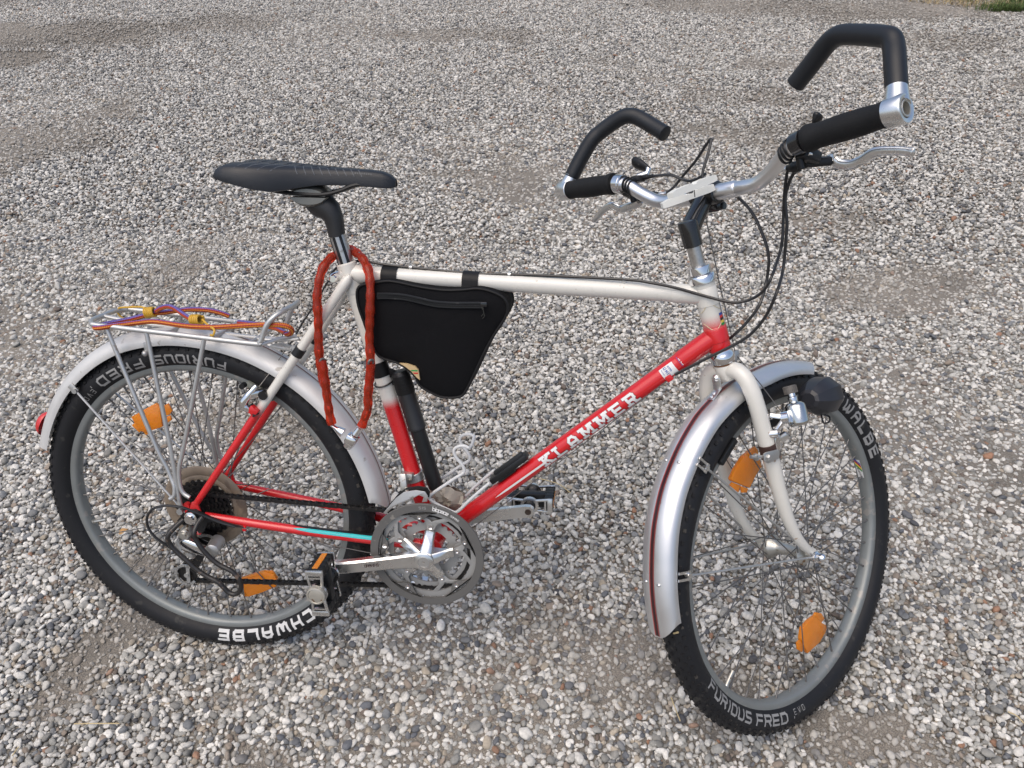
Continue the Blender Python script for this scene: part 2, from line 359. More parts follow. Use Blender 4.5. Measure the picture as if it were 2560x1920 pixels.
b = MB(); cb = V((0.2755,-0.006,0.4574)); b.lathe([(-.015, .0078), (.015, .0078)], cb, (0, 1, 0), 16).bar(cb, ST-su*.02, .012, .018)
b.obj('clamp_lug', 'white', bike)
b = MB().lathe([(-.019, .0), (-.019, .0055), (-.015, .0085), (.017, .0085), (.019, 0)], cb, (0, 1, 0), 16)
b.obj('clamp_bolt', 'chrome', bike)
MB().lathe([(-.035, .0195), (-.034, .021), (.034, .021), (.035, .0195)], BBP, (0, 1, 0), 24).obj('bottom_bracket', 'red', bike)
for sg in (-1, 1):
    a = V((.2985, .021*sg, .4545)); e = V((.0085, .064*sg, .030)); d = (e-a).normalized()
    b = MB().tube([a-d*.012, a-d*.004, a+d*.012, a+d*.03, a+(e-a)*.5, e], [.003, .0088, .0092, .0085, .0082, .0062], 14)
    b.obj('seat_stay', f_stay, bike)
    c0 = V((.022, .062*sg, .004)); c1 = BBP+V((-.012, .026*sg, 0)); m1 = c0.lerp(c1, .45)+V((0, .006*sg, 0)); m2 = c0.lerp(c1, .8)+V((0, .004*sg, 0))
    MB().tube(catmull([c0, m1, m2, c1], 6), [.0075, .0108], 14).obj('chain_stay', 'red', bike)
    y = .064*sg
    pl = [(.012, y, .036), (.002, y, .034), (-.004, y, .020), (-.014, y, .014), (-.014, y, -.010), (-.004, y, -.018), (.004, y, -.034), (.012, y, -.034), (.016, y, -.014), (.032, y, -.003), (.034, y, .009), (.018, y, .012), (.015, y, .024)]
    b = MB().prism(pl, (0, .005*sg, 0), .0008)
    b.lathe([(-.003, .004), (-.003, .0065), (.005, .0065), (.005, .004)], (-.010, y+.002*sg, .024), (0, 1, 0), 14)
    b.obj('dropout', 'red', bike)
b = MB().tube([(.148, -.04, .238), (.152, 0, .245), (.148, .04, .238)], .006, 10); b.obj('stay_bridge', 'white', bike)
# sleeve under the chain stay guard and the teal sticker on the near chain stay
c0 = V((.022, -.062, .004)); c1 = BBP+V((-.012, -.026, 0)); m1 = c0.lerp(c1, .45)+V((0, -.006, 0)); m2 = c0.lerp(c1, .8)+V((0, -.004, 0))
cs = catmull([c0, m1, m2, c1], 6)
def stay_patch(u0, u1, a0, a1, r, taper=True):
    q = []; N = 22; fr = []
    for i in range(N+1):
        u = u0+(u1-u0)*i/N; x = u*(len(cs)-1); k = min(int(x), len(cs)-2); p_ = cs[k].lerp(cs[k+1], x-k); d = (cs[k+1]-cs[k]).normalized()
        e1 = V((0, -1, 0)); e1 = (e1-d*e1.dot(d)).normalized(); e2 = d.cross(e1)*-1
        if e2.z < 0: e2 = -e2
        rr = (.0075+(.0108-.0075)*u)+r; en = min(1, min(i, N-i)/3) if taper else 1; en = math.sqrt(en)
        am = (a0+a1)/2; row = []
        for k2 in range(7):
            a = am+(a1-a0)*(k2/6-.5)*en; row.append(p_+e1*math.cos(a)*rr+e2*math.sin(a)*rr)
        fr.append(row)
    for i in range(N):
        for k2 in range(6): q.append([tuple(fr[i][k2]), tuple(fr[i+1][k2]), tuple(fr[i+1][k2+1]), tuple(fr[i][k2+1])])
    return q
flatmesh('stay_sticker', 'teal', stay_patch(.30, .76, R(22), R(66), .0006), bike, label='teal speckled sticker on the near chain stay')
flatmesh('stay_protector', 'plastic', stay_patch(.29, .77, R(67), R(125), .0008), bike)
# paint chips near the chainring
flatmesh('paint_chip', 'alu', stay_patch(.80, .97, R(2), R(16), .0004), bike, label='scraped bare metal on the chain stay beside the chainring')

# ---- decals on the down tube
dn = V((0, -1, 0)); dn = (dn-dd*dn.dot(dd)).normalized(); dv = dd.cross(dn)
if dv.z < 0: dv = -dv
def on_down(p0, r=.0152, roll=0.0):
    s0 = (V(p0)-BBP).dot(dd)
    def f(u, v, d):
        a = v/r+roll; return BBP+dd*(s0+u)+(dn*math.cos(a)+dv*math.sin(a))*(r+d)
    return f
kp = (0.6394,-0.0145,0.1566); ke = (0.7869,-0.0145,0.2853)
KL = (V(ke)-V(kp)).length
pf = on_down(kp); hgt = .0165
def kplace(u, v, d): return pf(u, v-hgt*.5, d)
flatmesh('lettering_outline', 'decal_line', text_quads('KLAMMER', kplace, hgt, KL*1.01, .185, .2, .0002, slant=-.10, narrow=1.2), bike)
flatmesh('lettering', 'decal_white', text_quads('KLAMMER', kplace, hgt, KL*1.01, .14, .2, .0007, slant=-.10, narrow=1.2), bike, label='white slab lettering KLAMMER on the red down tube')
def patch(f, u0, u1, v0, v1, d=.0004, skew=0.0, n=6):
    q = []
    for i in range(n):
        for j in range(n):
            c = []
            for (a, e) in ((i, j), (i+1, j), (i+1, j+1), (i, j+1)):
                v = v0+(v1-v0)*e/n; c.append(tuple(f(u0+(u1-u0)*a/n+skew*v, v, d)))
            q.append(c)
    return q
fs = on_down((0.5544,-0.0145,0.075)); sl = (V((0.6399,-0.0145,0.1524))-V((0.5544,-0.0145,0.075))).length
q = []
for i in range(16):
    c = []
    for a, e in ((i, -1), (i+1, -1), (i+1, 1), (i, 1)):
        t = a/16; c.append(tuple(fs(t*sl, -.001+e*.0019*min(1, (t*4)**.6)-.001*t, .0004)))
    q.append(c)
flatmesh('pinstripe', 'decal_white', q, bike)
w1 = on_down((0.819,-0.0145,0.3387))
flatmesh('white_sticker', 'decal_white', patch(w1, 0, .026, -.0085, .0125), bike)
def marks(f, u0, h, v0, v1, n):
    """a line of print too small to read: uneven upright strokes running across the tube"""
    q = []; rg = random.Random(int(1e5*h)+n); st = (v1-v0)/n
    for i in range(n):
        a = v0+st*i; wv = st*.36
        q.append([tuple(f(u0+x, y, .0007)) for x, y in ((0, a), (h, a), (h, a+wv), (0, a+wv))])
        if rg.random() < .7:
            k = rg.choice((0, .4, .75)); q.append([tuple(f(u0+x, y, .0007)) for x, y in ((h*k, a+wv), (h*(k+.25), a+wv), (h*(k+.25), a+st*.85), (h*k, a+st*.85))])
    return q
flatmesh('sticker_print', 'blue', marks(w1, .0075, .0055, .011, -.006, 6)+marks(w1, .0150, .0035, .010, -.001, 6)+marks(w1, .003, .0015, .010, .0, 9), bike)
w2 = on_down((0.8495,-0.0145,0.3645))
flatmesh('beige_sticker', 'beige', patch(w2, .004, .032, -.005, .0155), bike)
flatmesh('blue_sticker', 'blue', patch(w2, -.004, .0035, -.006, .014), bike)
flatmesh('sticker_letters', 'decal_white', text_quads('ABUS', lambda u, v, d: w2(-.0008-v+.0035, -.004+u, d), .0045, .013, .11, off0=.0007), bike)
flatmesh('sticker_emblem', 'reflred', patch(w2, .016, .023, .008, .0145, .0007), bike)
flatmesh('sticker_print', 'stripe_black', marks(w2, .0085, .0048, .010, -.002, 5)+marks(w2, .019, .0016, .005, -.003, 7)+marks(w2, .028, .0014, .012, .002, 8), bike)
# cable stop and gear cable under the down tube
cs1 = V((0.8415,-0.012,0.3234)); MB().box(cs1, (.012, .008, .012), Matrix((dd, dn, dv)).transposed(), .002).obj('cable_stop', 'red', bike)
MB().tube([cs1+V((0, -.002, -.002)), BBP+V((.02, -.012, -.016))], .0009, 6).obj('gear_cable', 'steel', bike)
# head badge: striped diamond and white label on the head tube
def on_head(b0, ang):
    e1 = FM.to_3x3() @ V((math.cos(ang), math.sin(ang), 0)); e2 = FM.to_3x3() @ V((-math.sin(ang), math.cos(ang), 0))
    e1 = V((math.cos(ang), math.sin(ang), 0)); 
    hx = V((1, 0, 0)); hx = (hx-HU*hx.dot(HU)).normalized(); hy = HU.cross(hx)
    def f(u, v, d):
        a = ang+u/.018; return A0+HU*(b0+v)+(hx*math.cos(a)+hy*math.sin(a))*(.018+d)
    return f
hb = on_head(.449, R(-38))
for k, c in enumerate(('blue', 'reflred', 'stripe_black', 'yellow', 'green')):
    flatmesh('badge_stripe', c, patch(hb, -.0045, .0035, .010-k*.0042, .0142-k*.0042, .0005, n=3, skew=0), bike)
hb2 = on_head(.449, R(-12)); flatmesh('head_label', 'decal_white', patch(hb2, -.0045, .012, .0, .040, .0005), bike, label='white label with dark outline on the head tube')
flatmesh('label_outline', 'stripe_black', patch(hb2, -.0052, -.0044, .0, .041, .0007, n=4)+patch(hb2, -.0045, .006, .0402, .041, .0007, n=4)+marks(lambda u, v, d: hb2(u, v, d), .003, .004, .032, .008, 5), bike)
# lug outlines
hl = MB(); hx = V((1, 0, 0)); hx = (hx-HU*hx.dot(HU)).normalized(); hy = HU.cross(hx)
def lugline(b0, r, amp, ph):
    pts = []
    for i in range(17):
        a = R(-150)+R(120)*i/16; pts.append(A0+HU*(b0+amp*math.cos((i/16-.5)*PI*2))+(hx*math.cos(a)+hy*math.sin(a))*r)
    return pts
hl.tube(lugline(.4445, .0181, -.006, 0), .0006, 5).tube(lugline(.4755, .0181, .006, 0), .0006, 5); hl.obj('lug_outline', 'beige', bike)

# ================================================================== WHEELS
def rpos(r, th, y): return V((r*math.cos(th), y, r*math.sin(th)))
RC, RS = .3015, .0245
def sidewall_y(r): return -math.sqrt(max(1e-9, RS*RS-(r-RC)**2))
def ring_text(txt, a0, a1, r0, r1, out, t, d0=.0005, sub=3, nar=1.0):
    """lettering on the near sidewall from angle a0 to a1 (degrees); out: letter tops point outwards"""
    rm = (r0+r1)/2; h = r1-r0; tot = abs(R(a1-a0))*rm; sg = 1 if a1 > a0 else -1
    def pl(u, v, d):
        r = (r0+v) if out else (r1-v); th = R(a0)+sg*u/rm; y = sidewall_y(r)
        nr = (r-RC)/RS; ny = y/RS
        return V(((r+nr*d)*math.cos(th), y+ny*d, (r+nr*d)*math.sin(th)))
    return text_quads(txt, pl, h, tot, t, off0=d0, sub=sub, narrow=nar)
spoke_me = {}
def make_wheel(nm, Mx, flange_n, flange_f, rot, texts, reflectors, hub_prof, valve):
    wl_ = empty(nm, bike)
    prof = [(-.0118, .2822)]+[(RS*math.sin(R(a)), RC-RS*math.cos(R(a))) for a in range(-150+180-180+0, 0)] if False else []
    prof = []
    for a in range(-150, 151, 12): prof.append((RS*math.sin(R(a)), RC+RS*math.cos(R(a))))
    prof = [(-.0112, .2795)]+prof+[(.0112, .2795)]
    MB().ring(prof, (0, 0, 0), (0, 1, 0), 120).obj('tyre', 'tyre', wl_, Mx)
    tb = MB()
    for row, ps in enumerate((-62, -44, -22, 0, 22, 44, 62)):
        for k in range(104):
            th = 2*PI*(k+(.5 if row % 2 else 0))/104; n_ = V((math.cos(th)*math.cos(R(ps)), math.sin(R(ps)), math.sin(th)*math.cos(R(ps))))
            c = rpos(RC, th, 0)+n_*(RS+.0004); tg = V((-math.sin(th), 0, math.cos(th))); bt = n_.cross(tg)
            big = abs(ps) > 50
            tb.box(c, (.0065 if big else .0055, .0035 if not big else .005, .0030), Matrix((tg, bt, n_)).transposed())
    tb.obj('tread_knobs', 'tread', wl_, Mx, kind='stuff')
    rp = [(-.0124, .2838), (-.0128, .2825), (-.0125, .2730), (-.0105, .2695), (-.005, .2672), (0, .2668), (.005, .2672), (.0105, .2695), (.0125, .2730), (.0128, .2825), (.0124, .2838), (.0108, .2835), (.0095, .276), (-.0095, .276), (-.0108, .2835)]
    MB().ring(rp, (0, 0, 0), (0, 1, 0), 120).obj('rim', 'rim', wl_, Mx)
    # hub
    MB().lathe(hub_prof, (0, 0, 0), (0, 1, 0), 24).obj('hub', 'hub', wl_, Mx)
    # 36 spokes, crossed three times; each an object sharing one mesh per length
    for i in range(36):
        th = R(rot+i*10); near = i % 2 == 0; j = i//2; sg = 1 if j % 2 == 0 else -1
        fy = flange_n if near else flange_f; hr = .021
        a = rpos(hr, th+sg*R(62), fy+(.0025 if j % 2 else -.0025)); e = rpos(.2675, th, .0015*(-1 if near else 1)); L = (e-a).length
        key = round(L, 3)
        if key not in spoke_me:
            s_ = MB(); s_.tube([(0, 0, 0), (0, 0, L-.013)], .00105, 6); s_.lathe([(L-.014, .0011), (L-.013, .0019), (L-.001, .0019), (L+.0005, .0028)], (0, 0, 0), (0, 0, 1), 8)
            spoke_me[key] = s_.mesh('spoke', M['steel'])
        o = bpy.data.objects.new('spoke', spoke_me[key]); COL.objects.link(o); o.parent = wl_
        q = (e-a).to_track_quat('Z', 'Y').to_matrix().to_4x4(); o.matrix_local = Mx @ (Matrix.Translation(a) @ q)
    for tx in texts:
        flatmesh(tx[0], tx[1], tx[2], wl_, Mx, label=tx[3])
    for poly, yc, lb, tabs in reflectors:
        b = MB(); c = sum((V(q) for q in poly), V())/len(poly)
        b.prism([V(q)+V((0, -.004, 0)) for q in poly], (0, .008, 0), .0012)
        b.obj('reflector', 'amber', wl_, Mx, label=lb)
        b = MB()
        for tb_ in tabs: b.prism([V(q)+V((0, -.002, 0)) for q in tb_], (0, .004, 0), .0006)
        b.obj('reflector_clip', 'amber', wl_, Mx)
    # valve
    va = R(valve); b = MB().tube([rpos(.267, va, 0), rpos(.238, va, 0)], .003, 8); b.lathe([(0, .0045), (.003, .0045)], rpos(.267, va, 0), -rpos(1, va, 0), 10); b.obj('valve', 'hub', wl_, Mx)
    return wl_
I4 = Matrix()
rt = [('tyre_lettering', 'print_grey', ring_text('FURIOUS', 76.4, 102.4, .2885, .3030, False, .125, nar=1.42)+ring_text('FRED', 107.4, 127.2, .2885, .3030, False, .125, nar=1.8), 'grey lettering FURIOUS FRED upside down at the top of the tyre'),
      ('tyre_lettering', 'print_grey', ring_text('EVO', 131, 136.6, .2880, .2960, False, .06)+ring_text('I', 130.6, 137.2, .2985, .2988, False, 3)+ring_text('I', 130.6, 137.2, .3005, .3008, False, 3), 'small outlined EVO mark on the tyre'),
      ('tyre_lettering', 'print_white', ring_text('SCHWALBE', -41, -90.2, .2865, .3035, True, .16, nar=1.6), 'white lettering SCHWALBE at the bottom of the tyre')]
def tabq(*a): return list(a)
rr1 = [(-0.1391,0,0.1647),(-0.0874,0,0.1959),(-0.0781,0,0.1918),(-0.0787,0,0.1496),(-0.1147,0,0.1348),(-0.1275,0,0.1381)]
rr1c = [[(-0.0779,0,0.1892),(-0.0622,0,0.1975),(-0.0558,0,0.1832),(-0.0625,0,0.1748),(-0.0761,0,0.1701)], [(-0.0764,0,0.1675),(-0.061,0,0.1732),(-0.0595,0,0.1645),(-0.069,0,0.1575),(-0.077,0,0.156)], [(-0.1417,0,0.1467),(-0.134,0,0.1536),(-0.1219,0,0.1404),(-0.1282,0,0.1327)], [(-0.1206,0,0.137),(-0.1059,0,0.1419),(-0.1033,0,0.135),(-0.1156,0,0.1288)]]
rr2 = [(0.0466,0,-0.1673),(0.0966,0,-0.1451),(0.1179,0,-0.1496),(0.1246,0,-0.1689),(0.1193,0,-0.1787),(0.0889,0,-0.1958),(0.0583,0,-0.2099),(0.052,0,-0.1983)]
rr2c = [[(0.0966,0,-0.1451),(0.1147,0,-0.1439),(0.1244,0,-0.1588),(0.1179,0,-0.1496)], [(0.0496,0,-0.1843),(0.0531,0,-0.2064),(0.0583,0,-0.2099),(0.0509,0,-0.2108)]]
rw = make_wheel('rear_wheel', I4, -.020, .034, 3, rt, [(rr1, 0, 'amber spoke reflector behind the rack struts', rr1c), (rr2, 0, 'amber spoke reflector behind the chain', rr2c)],
    [(-.066, .0), (-.066, .005), (-.050, .005), (-.050, .012), (-.022, .012), (-.022, .024), (-.018, .024), (-.017, .014), (0, .0125), (.030, .014), (.0315, .024), (.0345, .024), (.035, .013), (.045, .008), (.066, .005), (.066, 0)], 196)
ft = [('tyre_lettering', 'print_grey', ring_text('FURIOUS', -166.5, -139.2, .2875, .3025, False, .125, nar=1.42)+ring_text('FRED', -135.5, -118, .2875, .3025, False, .125, nar=1.6), 'grey lettering FURIOUS FRED along the bottom of the tyre'),
      ('tyre_lettering', 'print_grey', ring_text('EVO', -113.5, -107.5, .2870, .2950, False, .06)+ring_text('I', -114, -106.5, .2975, .2978, False, 3)+ring_text('I', -114, -106.5, .2995, .2998, False, 3), 'small outlined EVO mark on the tyre'),
      ('tyre_lettering', 'print_grey', ring_text('SCHWALBE', 57, 8.2, .2870, .3030, True, .14, nar=1.6), 'grey lettering SCHWALBE down the front of the tyre')]
AX = V((.0378, 0, -.0097)); WM = FM @ Matrix.Translation(AX)
def wl3(pts): return [tuple(V(q)-AX) for q in pts]
fr1 = wl3([(-0.0582,0,0.1898),(-0.0422,0,0.1996),(-0.016,0,0.2092),(0.013,0,0.2102),(0.0225,0,0.1901),(0.0233,0,0.1692),(0.002,0,0.1629),(-0.0201,0,0.1509),(-0.0571,0,0.1854)])
fr1c = [wl3([(-0.0623,0,0.1796),(-0.055,0,0.1813),(-0.0386,0,0.1663),(-0.0477,0,0.1576),(-0.054,0,0.1606)]), wl3([(-0.0375,0,0.1644),(-0.0221,0,0.1507),(-0.0277,0,0.1462),(-0.0387,0,0.1519)]), wl3([(0.013,0,0.2102),(0.0212,0,0.2095),(0.0262,0,0.1995),(0.0227,0,0.1905)])]
fr2 = wl3([(0.021,0,-0.1697),(0.0421,0,-0.169),(0.0635,0,-0.1721),(0.0793,0,-0.1991),(0.091,0,-0.2135),(0.0831,0,-0.222),(0.0587,0,-0.2287),(0.0176,0,-0.2247),(0.0098,0,-0.1872)])
fr2c = [wl3([(0.0635,0,-0.1721),(0.0708,0,-0.1692),(0.086,0,-0.1818),(0.0909,0,-0.1973),(0.0794,0,-0.1988)]), wl3([(0.0095,0,-0.188),(-0.0006,0,-0.1875),(-0.0031,0,-0.2015),(0.0055,0,-0.2137),(0.0148,0,-0.2087)])]
fw = make_wheel('front_wheel', WM, -.033, .033, 1, ft, [(fr1, 0, 'amber spoke reflector behind the fork blade', fr1c), (fr2, 0, 'amber spoke reflector near the ground', fr2c)],
    [(-.052, 0), (-.052, .0048), (-.040, .0048), (-.040, .013), (-.034, .021), (-.031, .021), (-.028, .0145), (-.018, .0105), (.010, .0105), (.018, .0125), (.026, .020), (.031, .0225), (.034, .0225), (.040, .013), (.040, .0048), (.052, .0048), (.052, 0)], -152)
# maker's sticker inside the front rim
def rim_patch(a0, a1, y0, y1, d=.0004, sh=0):
    q = []
    for i in range(5):
        c = []
        for a, y in ((i, y0), (i+1, y0), (i+1, y1), (i, y1)): c.append(tuple(rpos(.2668-d, R(a0+(a1-a0)*a/5+sh*y), y)))
        q.append(c)
    return q
flatmesh('rim_sticker', 'decal_white', rim_patch(0.5, 9.5, -.006, .006), fw, WM, label='white rim sticker with coloured stripes')
for k, c in enumerate(('blue', 'reflred', 'yellow', 'green')): flatmesh('sticker_stripe', c, rim_patch(9.0-k*1.1, 8.0-k*1.1, -.0055, .0055, .0007, 260), fw, WM)
flatmesh('sticker_print', 'stripe_black', [[tuple(rpos(.2659, R(a), y)) for a, y in ((1.2+k*.7, -.003+.0008*k), (1.5+k*.7, -.003+.0008*k), (1.5+k*.7, .0012+.0006*k), (1.2+k*.7, .0012+.0006*k))] for k in range(6)], fw, WM)

# ================================================================== MUDGUARDS
def guard(name, Mx, c, ang0, ang1, redge, crest_h, stripe, cut0, cut1, N=60, mt_='fender'):
    g = empty(name, bike)
    xs = [a[0] for a in redge]
    def re(a): return float(np.interp(a, xs, [q[1] for q in redge]))
    sec = [(-.031, 0), (-.0312, .004), (-.0302, .0085), (-.0268, .0135), (-.021, .0178), (-.0145, .0205), (-.0085, .0217), (-.0045, .0217), (0, .0212), (.0045, .0217), (.0085, .0217), (.0145, .0205), (.021, .0178), (.0268, .0135), (.0302, .0085), (.0312, .004), (.031, 0)]
    rows = []; b = MB()
    def pt(a, y, h, ex=0): return V(c)+rpos(re(a)+h*crest_h/.0217, R(a), y)
    for i in range(N+1):
        t = i/N; row = []
        for y, h in sec:
            k = (abs(y)/.031)**2.2           # rounded tongue ends
            a = (ang0+cut0*k)+((ang1-cut1*k)-(ang0+cut0*k))*t
            row.append(pt(a, y, h))
        rows.append(row)
    inner = [[q-(q-V(c)).normalized()*.0012 for q in row] for row in rows]
    b.loft(rows)
    b.loft(inner); m_ = len(sec); n_ = N+1
    vs = b.v; o2 = n_*m_
    for i in range(N): b.f += [(i*m_, (i+1)*m_, o2+(i+1)*m_, o2+i*m_), (i*m_+m_-1, (i+1)*m_+m_-1, o2+(i+1)*m_+m_-1, o2+i*m_+m_-1)]
    for k in range(m_-1):
        for r_ in (0, N): b.f.append((r_*m_+k, r_*m_+k+1, o2+r_*m_+k+1, o2+r_*m_+k))
    b.obj('mudguard_blade', mt_, g, Mx, ang=50)
    for nm_, mt, y0, y1, d in stripe:
        q = []
        for i in range(N):
            cc = []
            for j, y in ((i, y0), (i+1, y0), (i+1, y1), (i, y1)):
                a = ang0+.4+(ang1-ang0-.8)*j/N; h = .0212+.0005*min(1, abs(y)/.0045); cc.append(tuple(pt(a, y, h)+rpos(d, R(a), 0)))
            q.append(cc)
        flatmesh(nm_, mt, q, g, Mx)
    return g, pt
fedge = [(58, .3185), (66, .3187), (85, .3204), (98, .3272), (111, .336), (121, .338), (133, .3395), (142, .3365), (151, .3305), (166, .3240), (172, .3235)]
gf, gpt = guard('front_mudguard', FM, AX, 59.5, 171.2, fedge, .0225, [('black_stripe', 'stripe_black', -.0028, .0028, .0007), ('red_stripe', 'stripe_red', -.0045, -.0029, .0006), ('red_stripe', 'stripe_red', .0029, .0045, .0006)], 3.0, 4.0)
redge = [(4, .3330), (12, .330), (25, .3275), (40, .3265), (58, .3235), (85, .3225), (113, .3255), (131, .3225), (150, .3200), (163, .3190)]
gr_, rpt = guard('rear_mudguard', I4, (0, 0, 0), 4.5, 163.5, redge, .0255, [('brown_stripe', 'stripe_brown', -.0026, .0010, .0007)], 3.5, 0.5, 80, 'fender_old')
# rivets
for a, lat in ((125.5, .0), (156.5, .0)):
    for y in (-.013, .013):
        q = gpt(a, y, .0208); MB().ball(q, .0036, 10, (.7, 1, .7)).obj('rivet', 'alu', gf, FM)
# front stays with clips
ne = V((0.0132,-0.058,0.0084)); 
for sd in (-1, 1):
    for k, (ex, ey) in enumerate(([(-0.1406,-0.034,0.2569),(-0.1406,-0.034,0.2569)] if False else [(0, 0), (0, 0)])):
        pass
    hubp = V((AX.x-.004, .058*sd, AX.z+.002))
    for cp in (V((-0.1392,-0.033,0.2602)), V((-0.239,-0.033,0.1239))):
        c_ = V((cp.x, cp.y*-sd, cp.z)); tow = (hubp-c_).normalized()
        MB().tube([c_+tow*.004, hubp], .0021, 8).obj('mudguard_stay', 'dull', gf, FM)
        rad = (c_-AX).normalized(); rad = V((rad.x, 0, rad.z)).normalized(); tg = V((-rad.z, 0, rad.x))
        b = MB()
        for s2 in (-1, 1): b.bar(c_+tg*.0055*s2+rad*.020, c_+tg*.0055*s2-rad*.004, .004, .0016)
        b.bar(c_-tg*.008-rad*.004, c_+tg*.008-rad*.004, .006, .0018).lathe([(-.004, .0045), (.004, .0045)], c_-rad*.002, (0, 1, 0), 10)
        b.obj('stay_clip', 'alu', gf, FM)
# bracket that hangs the front guard from the fork crown
b = MB(); p0 = V((-0.0273,-0.004,0.3609)); p1 = V((-0.0302,-0.004,0.3419)); p2 = V((-0.0542,0,0.3328))
b.bar((p0.x, 0, p0.z), (p1.x, 0, p1.z), .0022, .016, bev=.0006); b.bar((p1.x, 0, p1.z), (p2.x, 0, p2.z+.001), .0022, .014, bev=.0006)
b.lathe([(-.004, .006), (0, .006), (.003, .003)], (p0.x-.002, 0, p0.z), (-1, 0, .2), 8)
for t in (.45, .75): q = p1.lerp(p2, t); b.ball((q.x-.001, 0, q.z+.002), .0028, 8)
b.obj('guard_bracket', 'alu', gf, FM)
# rear stays, clips and lamp
for sd in (-1, 1):
    cp = V((-0.2214,-0.033,0.222)); c_ = V((cp.x, -cp.y*sd, cp.z)); e_ = V((-.012, .066*sd, .006))
    MB().tube([c_, e_], .0021, 8).obj('mudguard_stay', 'rack', gr_)
    rad = V((c_.x, 0, c_.z)).normalized(); b = MB().bar(c_+rad*.014, c_-rad*.004, .012, .003, bev=.001).lathe([(-.005, .005), (.004, .005)], c_, (0, 1, 0), 10); b.obj('stay_clip', 'dull', gr_)
    c2 = V((-0.0679,-0.033,0.3111)); c2 = V((c2.x, -c2.y*sd, c2.z)); b = MB().bar(c2+V((0, 0, .014)), c2-V((0, 0, .006)), .012, .003, bev=.001).ball(c2+V((-.004, -.003*-sd, -.006)), .0055, 10); b.obj('stay_clip', 'dull', gr_)
ra = R(157.3); rd_ = rpos(1, ra, 0); tg = V((-math.sin(ra), 0, math.cos(ra)))
b = MB(); secs = []
for i in range(9):
    t = i/8; u = -.026+.052*t; ww = .021*math.sqrt(max(.02, 1-(2*t-1)**2)); dp = .016*math.sqrt(max(.02, 1-(2*t-1)**2))
    secs.append([rpos(.3475, ra, 0)+tg*u+V((0, ww*math.sin(a), 0))+rd_*(dp*math.cos(a)) for a in [R(-90+18*k) for k in range(11)]])
b.loft(secs, caps=True); b.obj('rear_reflector', 'reflred', gr_, label='red reflector at the tail of the rear mudguard')

# ================================================================== FORK AND STEERING (fork frame: x forward, y left, z up)
UZ = (0, 0, 1)
fk = empty('fork', bike)
b = MB()
b.lathe([(.345, .0), (.346, .012), (.352, .0165), (.374, .0170), (.3765, .0155)], (0, 0, 0), UZ, 24)
b.obj('fork_crown', 'fork', fk, FM)
for sg in (-1, 1):
    pts = catmull([(0, .002*sg, .362), (-.001, .020*sg, .363), (-.003, .036*sg, .352), (-.005, .0455*sg, .328), (-.0062, .049*sg, .298), (-.0068, .050*sg, .255), (-.0072, .051*sg, .205), (-.0078, .052*sg, .150), (-.005, .0525*sg, .100), (.004, .053*sg, .055), (.018, .053*sg, .024), (.031, .053*sg, .004)], 5)
    n = len(pts); rs = [(.0135 if i/n < .55 else .0135-.0068*((i/n-.55)/.45)) for i in range(n)]
    MB().tube(pts, rs, 16).obj('fork_blade', 'fork', fk, FM)
    b = MB().prism([(.022, .050*sg, .014), (.034, .050*sg, .012), (.046, .050*sg, .0), (.048, .050*sg, -.012), (.042, .050*sg, -.020), (.037, .050*sg, -.020), (.0365, .050*sg, -.010), (.030, .050*sg, -.012), (.026, .050*sg, -.001)], (0, .005*sg, 0), .0008)
    b.obj('fork_end', 'fork', fk, FM)
    b = MB().lathe([(.048, .0085), (.0575, .0085), (.0585, .0078), (.059, .0105), (.061, .0105), (.062, .0078), (.070, .0078), (.074, .0055), (.0755, .003)], (AX.x, 0, AX.z), (0, sg, 0), 6 if False else 16)
    b.obj('axle_nut', 'chrome', fk, FM)
# rust bleeding from the lower headset cup
b = MB(); q = []
for (a0, ln, wd) in ((-95, .030, 16), (-60, .018, 22), (-140, .012, 14)):
    pass
hs = empty('headset', bike)
MB().lathe([(.3765, .0165), (.378, .0195), (.386, .0205), (.392, .0205), (.394, .0190), (.400, .0188)], (0, 0, 0), UZ, 28).obj('lower_cup', 'chrome', hs, FM)
MB().lathe([(.515, .0188), (.517, .0215), (.5265, .0220), (.529, .0205), (.530, .0170)], (0, 0, 0), UZ, 28).obj('upper_cup', 'chrome', hs, FM)
MB().lathe([(.530, .0165), (.5315, .0185), (.540, .0188), (.5435, .0182), (.544, .0130)], (0, 0, 0), UZ, 8 if False else 28).obj('locknut', 'chrome', hs, FM)
MB().lathe([(.3745, .0172), (.3768, .0178)], (0, 0, 0), UZ, 28).obj('rust_ring', mat('rust', (.2, .085, .03), .8, var=.4, scale=200), hs, FM, label='rusty ring under the lower headset cup')
sm = empty('stem', bike)
b = MB(); vs = []
N_ = 36
b.tube([(0, 0, .540), (0, 0, .584)], .0113, 24); b.obj('quill', mat('grooved steel', (.5, .48, .45), .3, .9, var=.3, scale=300), sm, FM)
b = MB().lathe([(.5755, .0140), (.5765, .0152), (.600, .0156), (.612, .0158), (.6165, .0150), (.6175, .012), (.6175, 0)], (0, 0, 0), UZ, 28)
secs = []
for t in range(9):
    u = t/8; c = V((.002+.058*u, 0, .603+.038*u)); hw = .0145-.002*math.sin(u*PI); hh = .0135-.001*u
    d = V((.058, 0, .038)).normalized(); up = V((-d.z, 0, d.x))
    secs.append([c+V((0, 1, 0))*hw*math.copysign(abs(math.cos(a))**.55, math.cos(a))+up*hh*math.copysign(abs(math.sin(a))**.55, math.sin(a)) for a in [2*PI*k/20 for k in range(20)]])
b.loft(secs, close=True, caps=True)
b.lathe([(-.0235, .0150), (-.0225, .0178), (-.018, .0185), (.018, .0185), (.0225, .0178), (.0235, .0150)], (.060, 0, .641), (0, 1, 0), 28)
